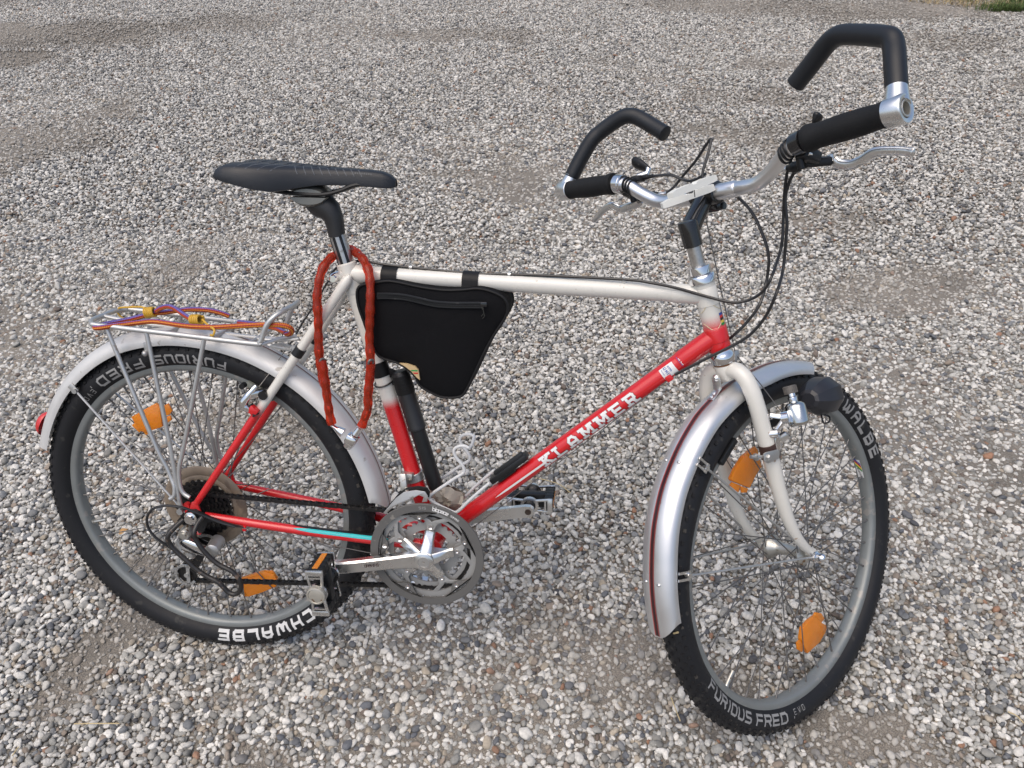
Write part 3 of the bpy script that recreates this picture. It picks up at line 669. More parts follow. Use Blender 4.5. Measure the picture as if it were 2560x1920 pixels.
b.bar((.066, 0, .632), (.070, 0, .612), .022, .034, bev=.004)
b.lathe([(-.019, .006), (.019, .006)], (.072, 0, .616), (0, 1, 0), 12)
b.obj('stem_body', 'gloss', sm, FM)
# handlebar
BZ = .641
path = []
for sg in (1, -1):
    half = [(.060, .306*sg, .6975), (.060, .200*sg, .6905), (.060, .176*sg, .6875), (.060, .158*sg, .681), (.060, .135*sg, .664), (.060, .108*sg, .6475), (.060, .088*sg, .6415), (.060, .066*sg, BZ), (.060, .03*sg, BZ)]
    path += half if sg == 1 else half[::-1]
hb_ = MB().tube(catmull(path, 5), .0112, 16)
hb_.lathe([(-.060, .0113), (-.056, .0129), (.056, .0129), (.060, .0113)], (.060, 0, BZ), (0, 1, 0), 20)
hb_.obj('handlebar', mat('satin aluminium bar', (.8, .8, .8), .3, 1, var=.04), bike, FM)
gd = {}
for sg, nm in ((-1, 'R'), (1, 'L')):
    a = V((.060, .188*sg, .6897)); e = V((.060, .307*sg, .6975)); d = (e-a).normalized(); L = (e-a).length
    g = MB().lathe([(0, .0125), (0, .0185), (.004, .0192), (.010, .0190), (.016, .0172), (.03, .0172), (.055, .0182), (.080, .0178), (L-.012, .0162), (L-.008, .0175), (L-.001, .0175), (L, .012)], a, d, 24)
    g.obj('grip', 'foam', bike, FM)
    # bar end: silver clamp and a bent foam-covered tube
    be = empty('bar_end', bike); c = V((.060, .315*sg, .698))
    MB().lathe([(-.0135, .0165), (-.012, .0185), (.010, .0190), (.0125, .0178), (.0125, .0135), (.0115, .0118), (.004, .0116)], c, d, 28, caps=False).obj('clamp_ring', 'alu', be, FM)
    MB().lathe([(-.010, .0112), (.0125, .0112), (.0130, .0105), (.0125, .0085), (-.006, .0082), (-.006, 0)], c, d, 24, caps=False).obj('bar_tip', 'hub', be, FM)
    if nm == 'R':
        nk = V((0.082,-0.3086,0.7228)); pts = [V((0.104,-0.3013,0.7536)), V((0.119,-0.2956,0.7702)), V((0.127,-0.2896,0.7809)), V((0.134,-0.2744,0.7875)), V((0.146,-0.244,0.7964)), V((0.157,-0.2135,0.804)), V((0.161,-0.1978,0.8042)), V((0.163,-0.1815,0.7978)), V((0.163,-0.1533,0.7784))]; en = V((0.16,-0.1257,0.7588))
    else:
        nk = V((0.072,0.3035,0.7186)); pts = [V((0.092,0.2863,0.7452)), V((0.112,0.2672,0.7693)), V((0.125,0.2541,0.7781)), V((0.138,0.2313,0.7865)), V((0.147,0.2107,0.7912)), V((0.152,0.1953,0.7888)), V((0.155,0.1821,0.7813)), V((0.155,0.1577,0.7623))]; en = V((0.152,0.13,0.7426))
    nd = (nk-c).normalized(); b = MB().tube([c+nd*.008, nk-nd*.004, nk+nd*.003], [.0165, .0140, .0138], 18); b.obj('clamp_neck', 'alu', be, FM)
    ll = catmull([nk]+pts+[en], 5); tend = (ll[-1]-ll[-2]).normalized()
    MB().tube([nk-nd*.004]+ll+[ll[-1]+tend*.0012], [.0134]+[.0140]*len(ll)+[.0122], 18).obj('foam_tube', 'endfoam', be, FM)
    # brake lever and clamp
    bl = empty('brake_lever', bike); k = V((.060, .176*sg, .6875)); dk = V((0, sg, .2)).normalized()
    MB().lathe([(-.0065, .0130), (-.0065, .0155), (-.002, .0155), (-.002, .0165), (.010, .0165), (.0115, .0145)], V((.060, .1735*sg, .6865)), dk, 24).obj('lever_clamp', 'gloss' if nm == 'R' else 'chrome', bl, FM)
    b = MB()
    for z_ in range(3): b.lathe([(-.0012, .0128), (-.0012, .0140), (.0012, .0140), (.0012, .0128)], V((.060, (.160-.005*z_)*sg, .6825-.0036*z_)), dk, 20)
    b.obj('clamp_rings', 'plastic', bl, FM)
    pv = V((.112, .186*sg, .645)); b = MB()
    b.bar((.066, .172*sg, .675), (.094, .176*sg, .655), .020, .018, up=UZ, bev=.004).bar((.088, .160*sg, .654), (.112, .186*sg, .646), .020, .013, up=UZ, bev=.003)
    b.bar((.095, .168*sg, .652), (.093, .138*sg, .650), .013, .012, up=UZ, bev=.003)
    b.lathe([(-.010, .0078), (-.004, .0085), (.001, .0085), (.004, .006), (.010, .0055)], (.093, .138*sg, .650), (0, -sg, 0), 14)
    b.lathe([(-.010, .0055), (.0085, .0055)], (.070, .165*sg, .660), UZ, 10)
    b.obj('lever_body', 'plastic', bl, FM)
    b = MB().lathe([(.010, .0040), (.022, .0040), (.024, .0028), (.030, .0026)], (.093, .138*sg, .650), (0, -sg, 0), 12); b.lathe([(-.012, .0035), (.0095, .0035)], (.078, .180*sg, .664), (1, 0, -.5), 10).lathe([(-.0005, .0045), (.009, .0045), (.0098, .003)], pv, UZ, 12)
    b.obj('barrel_adjuster', 'alu', bl, FM)
    if nm == 'R': lv = [pv+V((0, -.004, 0))]+[V(q) for q in [(0.112,-0.1962,0.6392),(0.112,-0.2121,0.6349),(0.112,-0.2291,0.6377),(0.112,-0.2492,0.6454),(0.112,-0.2724,0.6427),(0.112,-0.2922,0.6381),(0.112,-0.3022,0.633)]]
    else: lv = [pv+V((0, .004, 0))]+[V(q) for q in [(0.112,0.202,0.6382),(0.112,0.2218,0.6371),(0.112,0.2424,0.6348),(0.112,0.2607,0.6448),(0.112,0.2826,0.6417),(0.112,0.3047,0.6322),(0.112,0.322,0.6235)]]
    lp = catmull(lv, 4); n = len(lp); wd = [.0078-.0022*(i/n) for i in range(n)]
    if nm == 'R': wd[-4:] = [.0058, .0072, .0070, .0030]
    MB().tube(lp, wd, 12, flat=.62, up=UZ).obj('lever_blade', 'alu', bl, FM)
    # thumb shifter
    sh = empty('shifter', bike)
    b = MB().lathe([(-.004, .012), (-.002, .0135), (.004, .0135), (.006, .011)], (.088, .160*sg, .684), (.35, 0, 1), 18); b.bar((.066, .160*sg, .686), (.088, .160*sg, .686), .014, .009, up=UZ, bev=.002)
    b.lathe([(0, .0045), (.012, .0045), (.013, .0035), (.024, .0032)], (.090, .150*sg, .685), (.1, -sg, -.05), 10)
    b.obj('shifter_body', 'plastic', sh, FM)
    a = V((.094, .163*sg, .688))
    if nm == 'L':
        c0 = V((0.104,0.1388,0.6889)); c1 = V((0.108,0.1477,0.6956)); e = V((0.116,0.1864,0.7149))
        MB().tube([a, c0.lerp(a, .3), c1], [.0060, .0062, .0058], 12).obj('lever_arm', 'alu', sh, FM)
    else:
        c0 = V((0.108,-0.17,0.696)); c1 = V((0.11,-0.1747,0.7031)); e = V((0.118,-0.1784,0.7132))
    MB().tube(catmull([c1.lerp(c0, .35), c1.lerp(e, .25), c1.lerp(e, .55), c1.lerp(e, .85), e], 4), [.0055, .0062, .007, .0078, .0084, .0092, .0098, .0104, .0108, .011, .011, .0108, .0102, .0094, .0084, .0064, .002], 14, flat=.62).obj('shifter_paddle', 'plastic', sh, FM)
# cables (hang free; fork frame for the upper ends)
IF = FM.inverted()
def cab(nm, pts, r, m='cable', k=7): return MB().tube(catmull(pts, k), r, 8).obj(nm, m, bike)
def tl(pts): return [FM @ V(q) for q in pts]
cab('cable_housing', tl([(.093, .112, .650), (.105, .06, .648), (.112, .012, .640)]+[(0.092,-0.0283,0.625),(0.092,-0.0425,0.6089),(0.092,-0.0538,0.5876)]+[(0.088,-0.0633,0.5613),(0.085,-0.0687,0.536),(0.082,-0.0676,0.5133),(0.075,-0.0591,0.4822)])+[(0.9702,-0.006,0.4541),(0.9556,-0.004,0.4249),(0.9399,-0.001,0.4028)]+[V((0.9289,0.01,0.3866)), V((0.9093,0.016,0.3688))], .0025)
cab('cable_housing', tl([(.090, -.128, .6845)]+[(0.1,-0.1314,0.661),(0.1,-0.1218,0.6446),(0.1,-0.1102,0.6165)])+tl([(0.096,-0.1007,0.5772),(0.088,-0.0968,0.5477),(0.078,-0.0925,0.5263)])+[(0.9728,-0.055,0.5091),(0.9646,-0.045,0.4841),(0.9474,-0.036,0.4676),(0.9216,-0.03,0.4611),(0.8792,-0.022,0.4672),(0.8375,-0.018,0.4757),(0.7996,-0.014,0.4803),(0.7557,-0.008,0.4821)]+[(0.5999,-0.004,0.4795),(0.5176,-0.004,0.476),(0.4565,-0.003,0.4777),(0.4049,-0.002,0.4796),(0.363,0,0.4813),(0.3299,0.002,0.4841)]+[V((0.3041,0.012,0.4818)), V((.272, .016, .47)), V((.258, .012, .455))], .0024)
cab('cable_housing', tl([(.093, -.112, .650)]+[(0.1,-0.1468,0.6473),(0.1,-0.1297,0.6386),(0.1,-0.1158,0.6203)]+[(0.098,-0.1094,0.6038),(0.094,-0.1068,0.5714),(0.09,-0.1011,0.5446),(0.08,-0.0911,0.5001)])+[(0.9858,-0.045,0.4854),(0.9771,-0.038,0.4471),(0.9604,-0.032,0.4151),(0.9394,-0.028,0.3946),(0.8983,-0.022,0.3654),(0.8505,-0.014,0.3305)], .0025)
cab('cable_housing', tl([(.093, .108, .650)]+[(0.11,0.0995,0.658),(0.112,0.0802,0.6705),(0.108,0.0449,0.6896),(0.1,0.0103,0.711),(0.095,-0.0057,0.7191),(0.088,-0.0072,0.7105),(0.075,-0.0048,0.6928),(0.062,-0.0004,0.6725)])+tl([(.050, .0, .630)]), .0024)
cab('cable_housing', tl([(.092, .128, .684), (.094, .09, .678)]+[(0.096,0.0659,0.6648),(0.094,0.0459,0.662)]+[(.095, .02, .668)]), .0024)
cab('brake_wire', tl([(.040, -.004, .615)]+[(0.0336,-0.004,0.5094),(0.0294,-0.004,0.3996)]+[(0.0281,-0.004,0.3767)]), .0009, 'steel', 2)
sc_ = V((0.0286,-0.004,0.378)); b = MB().bar(sc_+V((.002, 0, .006)), sc_-V((.002, 0, .010)), .012, .006, bev=.001).lathe([(-.006, .0035), (.006, .0035)], sc_, (1, 0, 0), 8); b.obj('cable_hanger', 'dull', bike, FM)
MB().tube([sc_, V((0.025,-0.04,0.3291)), V((0.0278,-0.066,0.2776))], .0009, 6).obj('brake_wire', 'steel', bike, FM)
MB().tube([sc_, (sc_.x+.01, .04, sc_.z-.05), (sc_.x+.03, .064, .235)], .0009, 6).obj('brake_wire', 'steel', bike, FM)
for u, dz in (('', 0),):
    for q in [(0.4039,-0.003,0.4802),(0.5689,-0.003,0.4781)]+[(0.4036,-0.003,0.4801)]+[(0.7551,-0.006,0.4801)]:
        q = V(q); MB().lathe([(-.0022, .0036), (.0022, .0036)], q, (1, 0, 0), 10).bar(q+V((0, 0, .006)), q-V((0, 0, .004)), .0022, .004).obj('cable_clip', 'alu', bike)
# front cantilever brake (mostly behind the blade)
for sg in (-1, 1):
    br = empty('front_brake', bike)
    b = MB().bar((.012, .050*sg, .228), (.030, .066*sg, .235), .014, .010, bev=.003).bar((.006, .040*sg, .262), (.014, .050*sg, .228), .016, .010, bev=.003).lathe([(0, .006), (.018, .006)], (.010, .050*sg, .222), (1, 0, 0), 12)
    b.obj('brake_arm', 'alu', br, FM)
    q = AX+rpos(.278, R(112), -.018*-sg); MB().bar(q-V((.024, 0, .010)), q+V((.024, 0, .010)), .011, .010, bev=.002).obj('brake_pad', 'plastic', br, FM)

# ---- dynamo with lamp on the near fork blade
dn_ = empty('dynamo', bike)
d0 = V((0.0343,-0.09,0.256)); d1 = V((0.0508,-0.075,0.3114)); da = (d1-d0).normalized(); dl = (d1-d0).length
MB().lathe([(-.004, .010), (-.003, .0145), (0, .0168), (.002, .0172), (dl*.42, .0172), (dl*.50, .0160), (dl*.56, .0120), (dl*.58, .0075), (dl*.66, .0070)], d0, da, 28).obj('dynamo_body', mat('worn chrome', (.62, .62, .6), .16, 1, var=.1, scale=60, spots=(90, .66, (.3, .27, .22))), dn_, FM)
MB().lathe([(dl*.60, .0072), (dl*.62, .0078), (dl*.72, .0078), (dl*.74, .0062), (dl*.82, .0062)], d0, da, 20).obj('dynamo_neck', 'chrome', dn_, FM)
b = MB(); prof = [(dl*.82, .0085), (dl*.83, .0104), (dl*1.02, .0104), (dl*1.04, .009), (dl*1.04, 0)]; b.lathe(prof, d0, da, 24)
e1 = da.orthogonal().normalized(); e2 = da.cross(e1)
for k in range(24):
    a = 2*PI*k/24; c = d0+da*dl*.925+(e1*math.cos(a)+e2*math.sin(a))*.0104; b.bar(c-da*.006, c+da*.006, .0014, .0014, up=(e1*math.cos(a)+e2*math.sin(a)))
b.obj('dynamo_roller', mat('grey knurled roller', (.13, .12, .11), .55, .2, var=.3, scale=200), dn_, FM)
# bracket
j0 = V((-0.0012,-0.066,0.2523)); j1 = V((0.0173,-0.08,0.2735)); j2 = V((0.0062,-0.058,0.2807)); bl0 = V((-.0075, -.064, .185))
b = MB().bar(j0, j1, .010, .007, bev=.002).bar(j2, j1, .008, .006, bev=.002).lathe([(-.006, .0085), (-.005, .0105), (.006, .0105), (.007, .008)], j1, (.35, -1, .1), 18).bar(j1, j1.lerp(d0, .7), .012, .012, bev=.002)
b.lathe([(-.008, .0075), (.006, .0085)], j0, (.5, -1, 0), 14); b.bar(j0, j0-V((0, 0, .03)), .012, .005, bev=.001)
b.obj('dynamo_bracket', 'chrome', dn_, FM)
cl = V((-0.0255,-0.066,0.2235)); b = MB()
bd = V((-.0078, -.0515, .150)); 
b.tube([(bd.x, bd.y, cl.z-.012), (bd.x, bd.y, cl.z+.012)], .0148, 18); b.obj('clamp_strip', mat('dark rubber strip', (.05, .025, .02), .6), dn_, FM)
b = MB().prism([(-0.0423,-0.0665,0.2371),(-0.0355,-0.0665,0.2363),(-0.0063,-0.0665,0.2264),(-0.004,-0.0665,0.2196),(-0.0093,-0.0665,0.2113),(-0.0374,-0.0665,0.2171),(-0.0451,-0.0665,0.2249)], (0, -.003, 0), .0008)
b.lathe([(-.002, .006), (.003, .006), (.005, .004)], V((-0.0357,-0.0695,0.2271)), (0, -1, 0), 6).bar(V((-0.0035,-0.064,0.2237)), V((0.0055,-0.066,0.2322)), .014, .003)
b.tube([V((-0.0399,-0.064,0.23)), V((-0.0642,-0.06,0.2421))], .0028, 10); b.lathe([(0, .0062), (.003, .0062)], V((-0.0521,-0.0615,0.2362)), (-1, 0, 0), 10)
b.obj('clamp_plate', 'dull', dn_, FM)
hlp = empty('headlamp', bike)
lc = V((0.1215,-0.07,0.2594)); lax = V((.93, .12, -.30)).normalized()
b = MB(); e1 = V((0, 0, 1)); e1 = (e1-lax*e1.dot(lax)).normalized(); e2 = lax.cross(e1)
secs = []
for t, r_ in ((-.030, .012), (-.027, .018), (-.010, .0295), (.006, .0345), (.024, .036), (.030, .0345), (.031, .0)):
    secs.append([lc+lax*t+(e1*math.cos(a)*(.95)+e2*math.sin(a))*r_ for a in [2*PI*(k+.5)/9 for k in range(9)]])
b.loft(secs, close=True, caps=True); b.obj('lamp_shell', mat('black lamp plastic', (.02, .021, .026), .38, var=.15), hlp, FM, ang=18)
b = MB().tube(catmull([lc+V((-.005, -.005, -.030)), lc+V((-.014, -.012, -.040)), lc+V((-.004, -.016, -.043)), lc+V((.008, -.010, -.040)), lc+V((.004, -.002, -.034))], 5), .0016, 6); b.obj('lamp_wire', 'cable', hlp, FM)
MB().bar(lc-lax*.006+V((-.005, .01, -.01)), (.002, -.05, .262), .012, .006, bev=.001).obj('lamp_arm', 'plastic', hlp, FM)

# ================================================================== DRIVETRAIN
ck = empty('crankset', bike)
RY = -.054; BC = V((BBP.x-.0045, 0, BBP.z-.004))
def ckp(r, a, y): return V((BBP.x+r*math.cos(R(a)), y, BBP.z+r*math.sin(R(a))))
def toothed(r0, r1, T, y0, y1, ph=0, sub=4, arms=()):
    """flat ring with rounded teeth; inner radius r0, pitch radius r1"""
    outer = []; 
    for k in range(T*sub):
        f = (k % sub)/sub; outer.append((r1+(.0016 if f in (.25, .5) else -.0026), 360*k/(T*sub)+ph))
    N = len(outer); b = MB(); vs = []
    for y in (y0, y1):
        for r, a in outer: vs.append(ckp(r, a, y))
        for r, a in outer: vs.append(ckp(r0, a, y))
    f = []
    for k in range(N):
        k2 = (k+1) % N
        f += [(k, k2, N+k2, N+k), (2*N+k, 3*N+k, 3*N+k2, 2*N+k2), (k, 2*N+k, 2*N+k2, k2), (N+k, N+k2, 3*N+k2, 3*N+k)]
    b.add(vs, f); return b
# outer ring and guard
b = toothed(.0800, .0935, 46, -.0535, -.0505)
for k in range(5):
    a = 83+72*k
    for s2 in (-1, 1):   # webs from ring to bolt circle
        b.prism([ckp(.052, a-7, -.0537), ckp(.066, a-9.5, -.0537), ckp(.0815, a-23, -.0537), ckp(.0815, a-16, -.0537), ckp(.070, a-3.5, -.0537), ckp(.066, a, -.0537), ckp(.070, a+3.5, -.0537), ckp(.0815, a+16, -.0537), ckp(.0815, a+23, -.0537), ckp(.066, a+9.5, -.0537), ckp(.052, a+7, -.0537), ckp(.0475, a, -.0537)], (0, .0028, 0), .0004) if s2 > 0 else None
b.obj('chainring', 'ring', ck, label='large outer chainring')
b = MB().ring([(0, .0905), (0, .1040), (.0008, .1048), (.0042, .1048), (.0048, .1040), (.0048, .0905)], BBP+V((0, -.0615, 0)), (0, 1, 0), 120)
for k in range(5):
    a = 99+72*k
    b.prism([ckp(.092, a-24, -.0612), ckp(.088, a-15, -.0612), ckp(.081, a-10.5, -.0612), ckp(.0745, a-6.5, -.0612), ckp(.0722, a, -.0612), ckp(.0745, a+6.5, -.0612), ckp(.081, a+10.5, -.0612), ckp(.088, a+15, -.0612), ckp(.092, a+24, -.0612)], (0, .0040, 0), .0005)
b.obj('chain_guard_ring', 'guard', ck)
toothed(.0655, .0765, 38, -.0460, -.0435, 2).obj('chainring', 'ring', ck, label='middle chainring carrying the chain')
toothed(.0400, .0565, 28, -.0385, -.0360, 1).obj('chainring', 'ring', ck, label='small inner chainring')
b = MB()
for k in range(5):   # webs of the middle and small rings
    a = 83+72*k
    b.prism([ckp(.050, a-8, -.0455), ckp(.067, a-14, -.0455), ckp(.067, a+14, -.0455), ckp(.050, a+8, -.0455)], (0, .0018, 0))
    b.prism([ckp(.034, a-8, -.0382), ckp(.042, a-14, -.0382), ckp(.042, a+14, -.0382), ckp(.034, a+8, -.0382)], (0, .0018, 0))
b.obj('chainring_web', 'ring', ck)
b = MB()
for k in range(5):
    for r, a, y in ((.0560, 83+72*k, -.0540), (.0785, 99+72*k, -.0615)):
        c = ckp(r, a, y); b.ring([(0, .0024), (0, .0048), (-.0016, .0044), (-.0018, .0026)], c, (0, 1, 0), 16)
        b.lathe([(-.0003, .0025), (-.0004, .0)], c, (0, 1, 0), 10)
b.obj('chainring_bolts', 'chrome', ck)
# spider and crank arm
b = MB()
for k in range(5):
    a = 83+72*k; d = V((math.cos(R(a)), 0, math.sin(R(a)))); p = V((-d.z, 0, d.x)); secs = []
    for r, wd, y0, y1 in ((.004, .013, -.080, -.050), (.016, .0105, -.0775, -.052), (.030, .0088, -.068, -.0545), (.046, .0092, -.0600, -.0545), (.0500, .0090, -.0592, -.0545)):
        c = BBP+d*r; bv = .0025
        secs.append([c+p*(-wd)+V((0, y1, 0)), c+p*(-wd)+V((0, y0+bv, 0)), c+p*(-wd+bv)+V((0, y0, 0)), c+p*(wd-bv)+V((0, y0, 0)), c+p*wd+V((0, y0+bv, 0)), c+p*wd+V((0, y1, 0))])
    b.loft(secs, close=True, caps=True)
b.lathe([(-.034+.002, .0165), (-.0365-.001, .0175), (-.0385, .016)], BBP+V((0, -.045, 0)), (0, 1, 0), 28)
b.obj('spider', 'alu', ck)
def crank(sg, ang, parent, nm):
    d = V((math.cos(ang), 0, math.sin(ang))); p = V((-d.z, 0, d.x)); secs = []
    for r, wd, y0, y1 in ((-.017, .006, .079, .064), (-.014, .0125, .081, .060), (-.004, .0168, .0825, .058), (.008, .0168, .0825, .058), (.022, .0145, .081, .064), (.06, .0128, .083, .069), (.12, .0118, .088, .075), (.155, .0118, .0905, .078), (.166, .0122, .091, .078), (.176, .0105, .091, .078), (.181, .005, .0905, .0785)):
        c = BBP+d*r; bv = min(.003, wd*.4)
        secs.append([c+p*(-wd)+V((0, sg*y1, 0)), c+p*(-wd)+V((0, sg*(y0-bv), 0)), c+p*(-wd+bv)+V((0, sg*y0, 0)), c+p*(wd-bv)+V((0, sg*y0, 0)), c+p*wd+V((0, sg*(y0-bv), 0)), c+p*wd+V((0, sg*y1, 0))])
    MB().loft(secs, close=True, caps=True).obj(nm, 'alu', parent, ang=30)
crank(-1, CR+PI, ck, 'crank_arm'); crank(1, CR, ck, 'crank_arm')
b = MB().lathe([(0, .0112), (-.0012, .0112), (-.0018, .0100), (-.0012, .0095), (-.0014, .0030), (.001, .0025), (.001, 0)], BBP+V((0, -.0824, 0)), (0, 1, 0), 24); b.obj('spindle_cap', mat('grey cap', (.36, .355, .34), .4, .5, spots=(150, .66, (.5, .5, .48))), ck)
b = MB().ring([(0, .0045), (0, .0068), (.0012, .0068), (.0012, .0045)], BBP+V((math.cos(CR)*.17, .0912, math.sin(CR)*.17)), (0, 1, 0), 20); b.lathe([(.0003, .0046), (.0003, 0)], BBP+V((math.cos(CR)*.17, .0912, math.sin(CR)*.17)), (0, 1, 0), 16); b.obj('pedal_thread', 'dark', ck)
# the inner face of the far crank shows the end of the pedal thread
c_ = BBP+V((math.cos(CR)*.17, .0778, math.sin(CR)*.17)); MB().lathe([(0, .0062), (-.0006, .0062), (-.0004, .0048), (.0, .0)], c_, (0, 1, 0), 20).obj('pedal_axle_end', mat('dark socket', (.07, .05, .04), .5, .5), ck)
# printing
def ringprint(txt, a0, a1, r0, r1, y, t, m):
    rm = (r0+r1)/2; tot = R(a0-a1)*rm
    return flatmesh('guard_print', m, text_quads(txt, lambda u, v, d: ckp(r0+v, a0-math.degrees(u/rm), y-d), r1-r0, tot, t, off0=.0003), ck)
ringprint('biopace', 83, 66, .0945, .1020, -.0616, .1, 'decal_white'); ringprint('SHIMANO', 63, 53, .0955, .0988, -.0616, .09, 'decal_white'); ringprint('SIS', 97.5, 90.5, .0950, .0995, -.0616, .12, 'print_grey')
d = V((math.cos(CR+PI), 0, math.sin(CR+PI))); p = V((-d.z, 0, d.x))
flatmesh('crank_print', 'stripe_black', text_quads('SHIMANO', lambda u, v, dd_: BBP+d*(.083+u)+p*(v-.004)*1+V((0, -.0856-.0045*(u+.083-.06)/.1+.0009-dd_-.0012, 0)), .0048, .026, .07, off0=.0004), ck)
# pedals
def pedal(o, sg, ud, nm_label):
    """o: axle root on the crank, sg: side, ud: direction across the platform"""
    pe = empty('pedal', bike); u = V(ud).normalized(); w_ = u.cross(V((0, 1, 0))); y = lambda t: V((0, sg*t, 0))
    MB().lathe([(-.012, .0062), (.002, .0075), (.010, .0120), (.030, .0105), (.060, .0105), (.068, .0125), (.074, .0125)], o, (0, sg, 0), 20).obj('pedal_barrel', 'plastic', pe)
    MB().lathe([(.074, .0165), (.0765, .0170), (.080, .0165), (.081, .0140), (.0795, .0130), (.0805, .0105), (.0800, .0)], o, (0, sg, 0), 24).obj('axle_cap', mat('grey axle cap', (.4, .38, .33), .4, .4, spots=(120, .6, (.2, .13, .08))), pe)
    b = MB()
    for yy in (.012, .071):
        c = o+y(yy); 
        for s2 in (-1, 1):
            for e in (-1, 1): b.bar(c+u*.008*s2+w_*.010*e, c+u*.041*s2+w_*.0135*e, .0045, .0045, up=(0, 1, 0), bev=.0008)
            b.bar(c+u*.040*s2-w_*.0155, c+u*.040*s2+w_*.0155, .010, .005, up=(0, 1, 0), bev=.001)
            b.bar(c+u*.031*s2-w_*.0125, c+u*.031*s2+w_*.0125, .0035, .004, up=(0, 1, 0))
        b.ring([(-.0025, .012), (-.0025, .0180), (.0025, .0180), (.0025, .012)], c, (0, 1, 0), 20)
    b.obj('pedal_cage', 'alu', pe)
    for s2 in (-1, 1):
        c = o+u*.037*s2
        MB().bar(c+y(.014), c+y(.069), .028, .016, up=u, bev=.002).obj('pedal_block', 'plastic', pe)
        MB().bar(c+u*.0085*s2+y(.017), c+u*.0085*s2+y(.066), .010, .002, up=u).obj('pedal_reflector', 'amber', pe)
        b = MB(); 
        for k in range(5): b.bar(c+y(.018+k*.012)+w_*.0145, c+y(.018+k*.012)-w_*.0145, .002, .018, up=u)
        b.obj('pedal_rib', 'plastic', pe)
    MB().bar(o+u*.030+y(.040), o-u*.030+y(.040), .018, .030, up=w_, bev=.003).obj('pedal_core', 'plastic', pe)
    return pe
po = BBP+V((-math.cos(CR)*.17, -.094, -math.sin(CR)*.17))
pedal(po, -1, (-.10, 0, 1), '')
lo = BBP+V((math.cos(CR)*.17, .094, math.sin(CR)*.17))
pedal(lo, 1, (.995, 0, .06), '')

# sprockets and spoke guard
cs_ = empty('sprocket_cluster', bike)
MB().ring([(-.0215, .0545), (-.0225, .060), (-.0205, .0650), (-.0225, .070), (-.0218, .0800), (-.0195, .0835), (-.0185, .0830), (-.0190, .060), (-.0190, .0545)], (0, 0, 0), (0, 1, 0), 72).obj('spoke_guard', 'disc', cs_, label='yellowed plastic spoke guard behind the sprockets')
for k, (r_, y) in enumerate(((.0565, -.0265), (.0500, -.0310), (.0435, -.0355), (.0380, -.0400), (.0330, -.0440), (.0290, -.0480))):
    b = MB(); T = int(r_*500); vs = []
    sv = BBP.copy()
    for yy in (y-.001, y+.001):
        for q in range(T*4): a = 2*PI*q/(T*4); rr_ = r_+(.0022 if (q % 4) in (1, 2) else -.0015); vs.append(V((rr_*math.cos(a), yy, rr_*math.sin(a))))
    n = T*4; b.add(vs, [tuple(range(n-1, -1, -1)), tuple(range(n, 2*n))]+[(q, (q+1) % n, n+(q+1) % n, n+q) for q in range(n)])
    b.obj('sprocket', 'dark', cs_)
MB().lathe([(-.052, 0), (-.052, .014), (-.050, .017), (-.026, .017)], (0, 0, 0), (0, 1, 0), 20).obj('freewheel_body', 'dark', cs_)
# derailleur hanger side: black plate, axle nut, bolt
rdg = empty('rear_derailleur', bike)
MB().prism([(-0.0294,-0.072,-0.0058),(-0.0194,-0.072,0.0046),(-0.0028,-0.072,0.0195),(0.0097,-0.072,0.0214),(0.0307,-0.072,0.0113),(0.0639,-0.072,0.001),(0.0998,-0.072,-0.0067),(0.0851,-0.072,-0.0072),(0.0492,-0.072,0.001),(0.0316,-0.072,-0.0031),(0.022,-0.072,-0.0228),(0.0114,-0.072,-0.0293),(0.0054,-0.072,-0.0166),(-0.0041,-0.072,-0.0123),(-0.0168,-0.072,-0.015),(-0.0261,-0.072,-0.0094)], (0, .003, 0)).obj('guard_plate', 'plastic', rdg)
gpts = [(-0.0036,-0.098,0.0087),(-0.0193,-0.098,-0.0065),(-0.0341,-0.098,-0.0232),(-0.0325,-0.098,-0.0408),(-0.017,-0.098,-0.0598),(-0.0008,-0.098,-0.0746),(0.0118,-0.098,-0.0871),(0.0319,-0.098,-0.1016),(0.0515,-0.098,-0.1105),(0.0631,-0.098,-0.1218),(0.0723,-0.098,-0.1321),(0.0848,-0.098,-0.1348),(0.0951,-0.098,-0.1264),(0.0984,-0.098,-0.1146),(0.0946,-0.098,-0.0981),(0.082,-0.098,-0.0843),(0.0603,-0.098,-0.0743),(0.0439,-0.098,-0.061),(0.0305,-0.098,-0.0446),(0.019,-0.098,-0.024),(0.0178,-0.098,-0.0119),(0.0248,-0.098,0.0051),(0.0351,-0.098,0.0196)]
gpts[0] = (-0.0119,-0.078,0.0019); gpts[1] = (-0.0228,-0.088,-0.0086); gpts[-1] = (0.026,-0.078,0.0114); gpts[-2] = (0.0195,-0.088,0.0001)
MB().tube(catmull(gpts, 4), .0046, 10).obj('guard_loop', mat('black dipped wire', (.02, .018, .017), .35, spots=(60, .64, (.16, .11, .08))), rdg)
bp_ = V((0.0012,-0.078,0.0047)); MB().lathe([(-.006, .0), (-.006, .0085), (-.001, .0085), (0, .0125), (.003, .0125)], bp_, (0, 1, 0), 14).obj('pivot_bolt', 'chrome', rdg)
MB().lathe([(-.003, .003), (-.003, .006), (.004, .006)], V((-0.022,-0.07,0.0127)), (0, 1, 0), 14).obj('small_screw', 'dull', rdg)
k0 = V((-0.0096,-0.09,-0.0251)); k1 = V((-0.0092,-0.06,-0.0218)); ka = (k1-k0).normalized()
b = MB().lathe([(0, .004), (0, .0095), (.003, .0112), (.030, .0112), (.038, .0095)], k0, ka, 20).lathe([(-.002, .0022), (-.002, .0055), (.001, .0055)], k0, ka, 12); b.obj('derailleur_knuckle', 'hub', rdg)
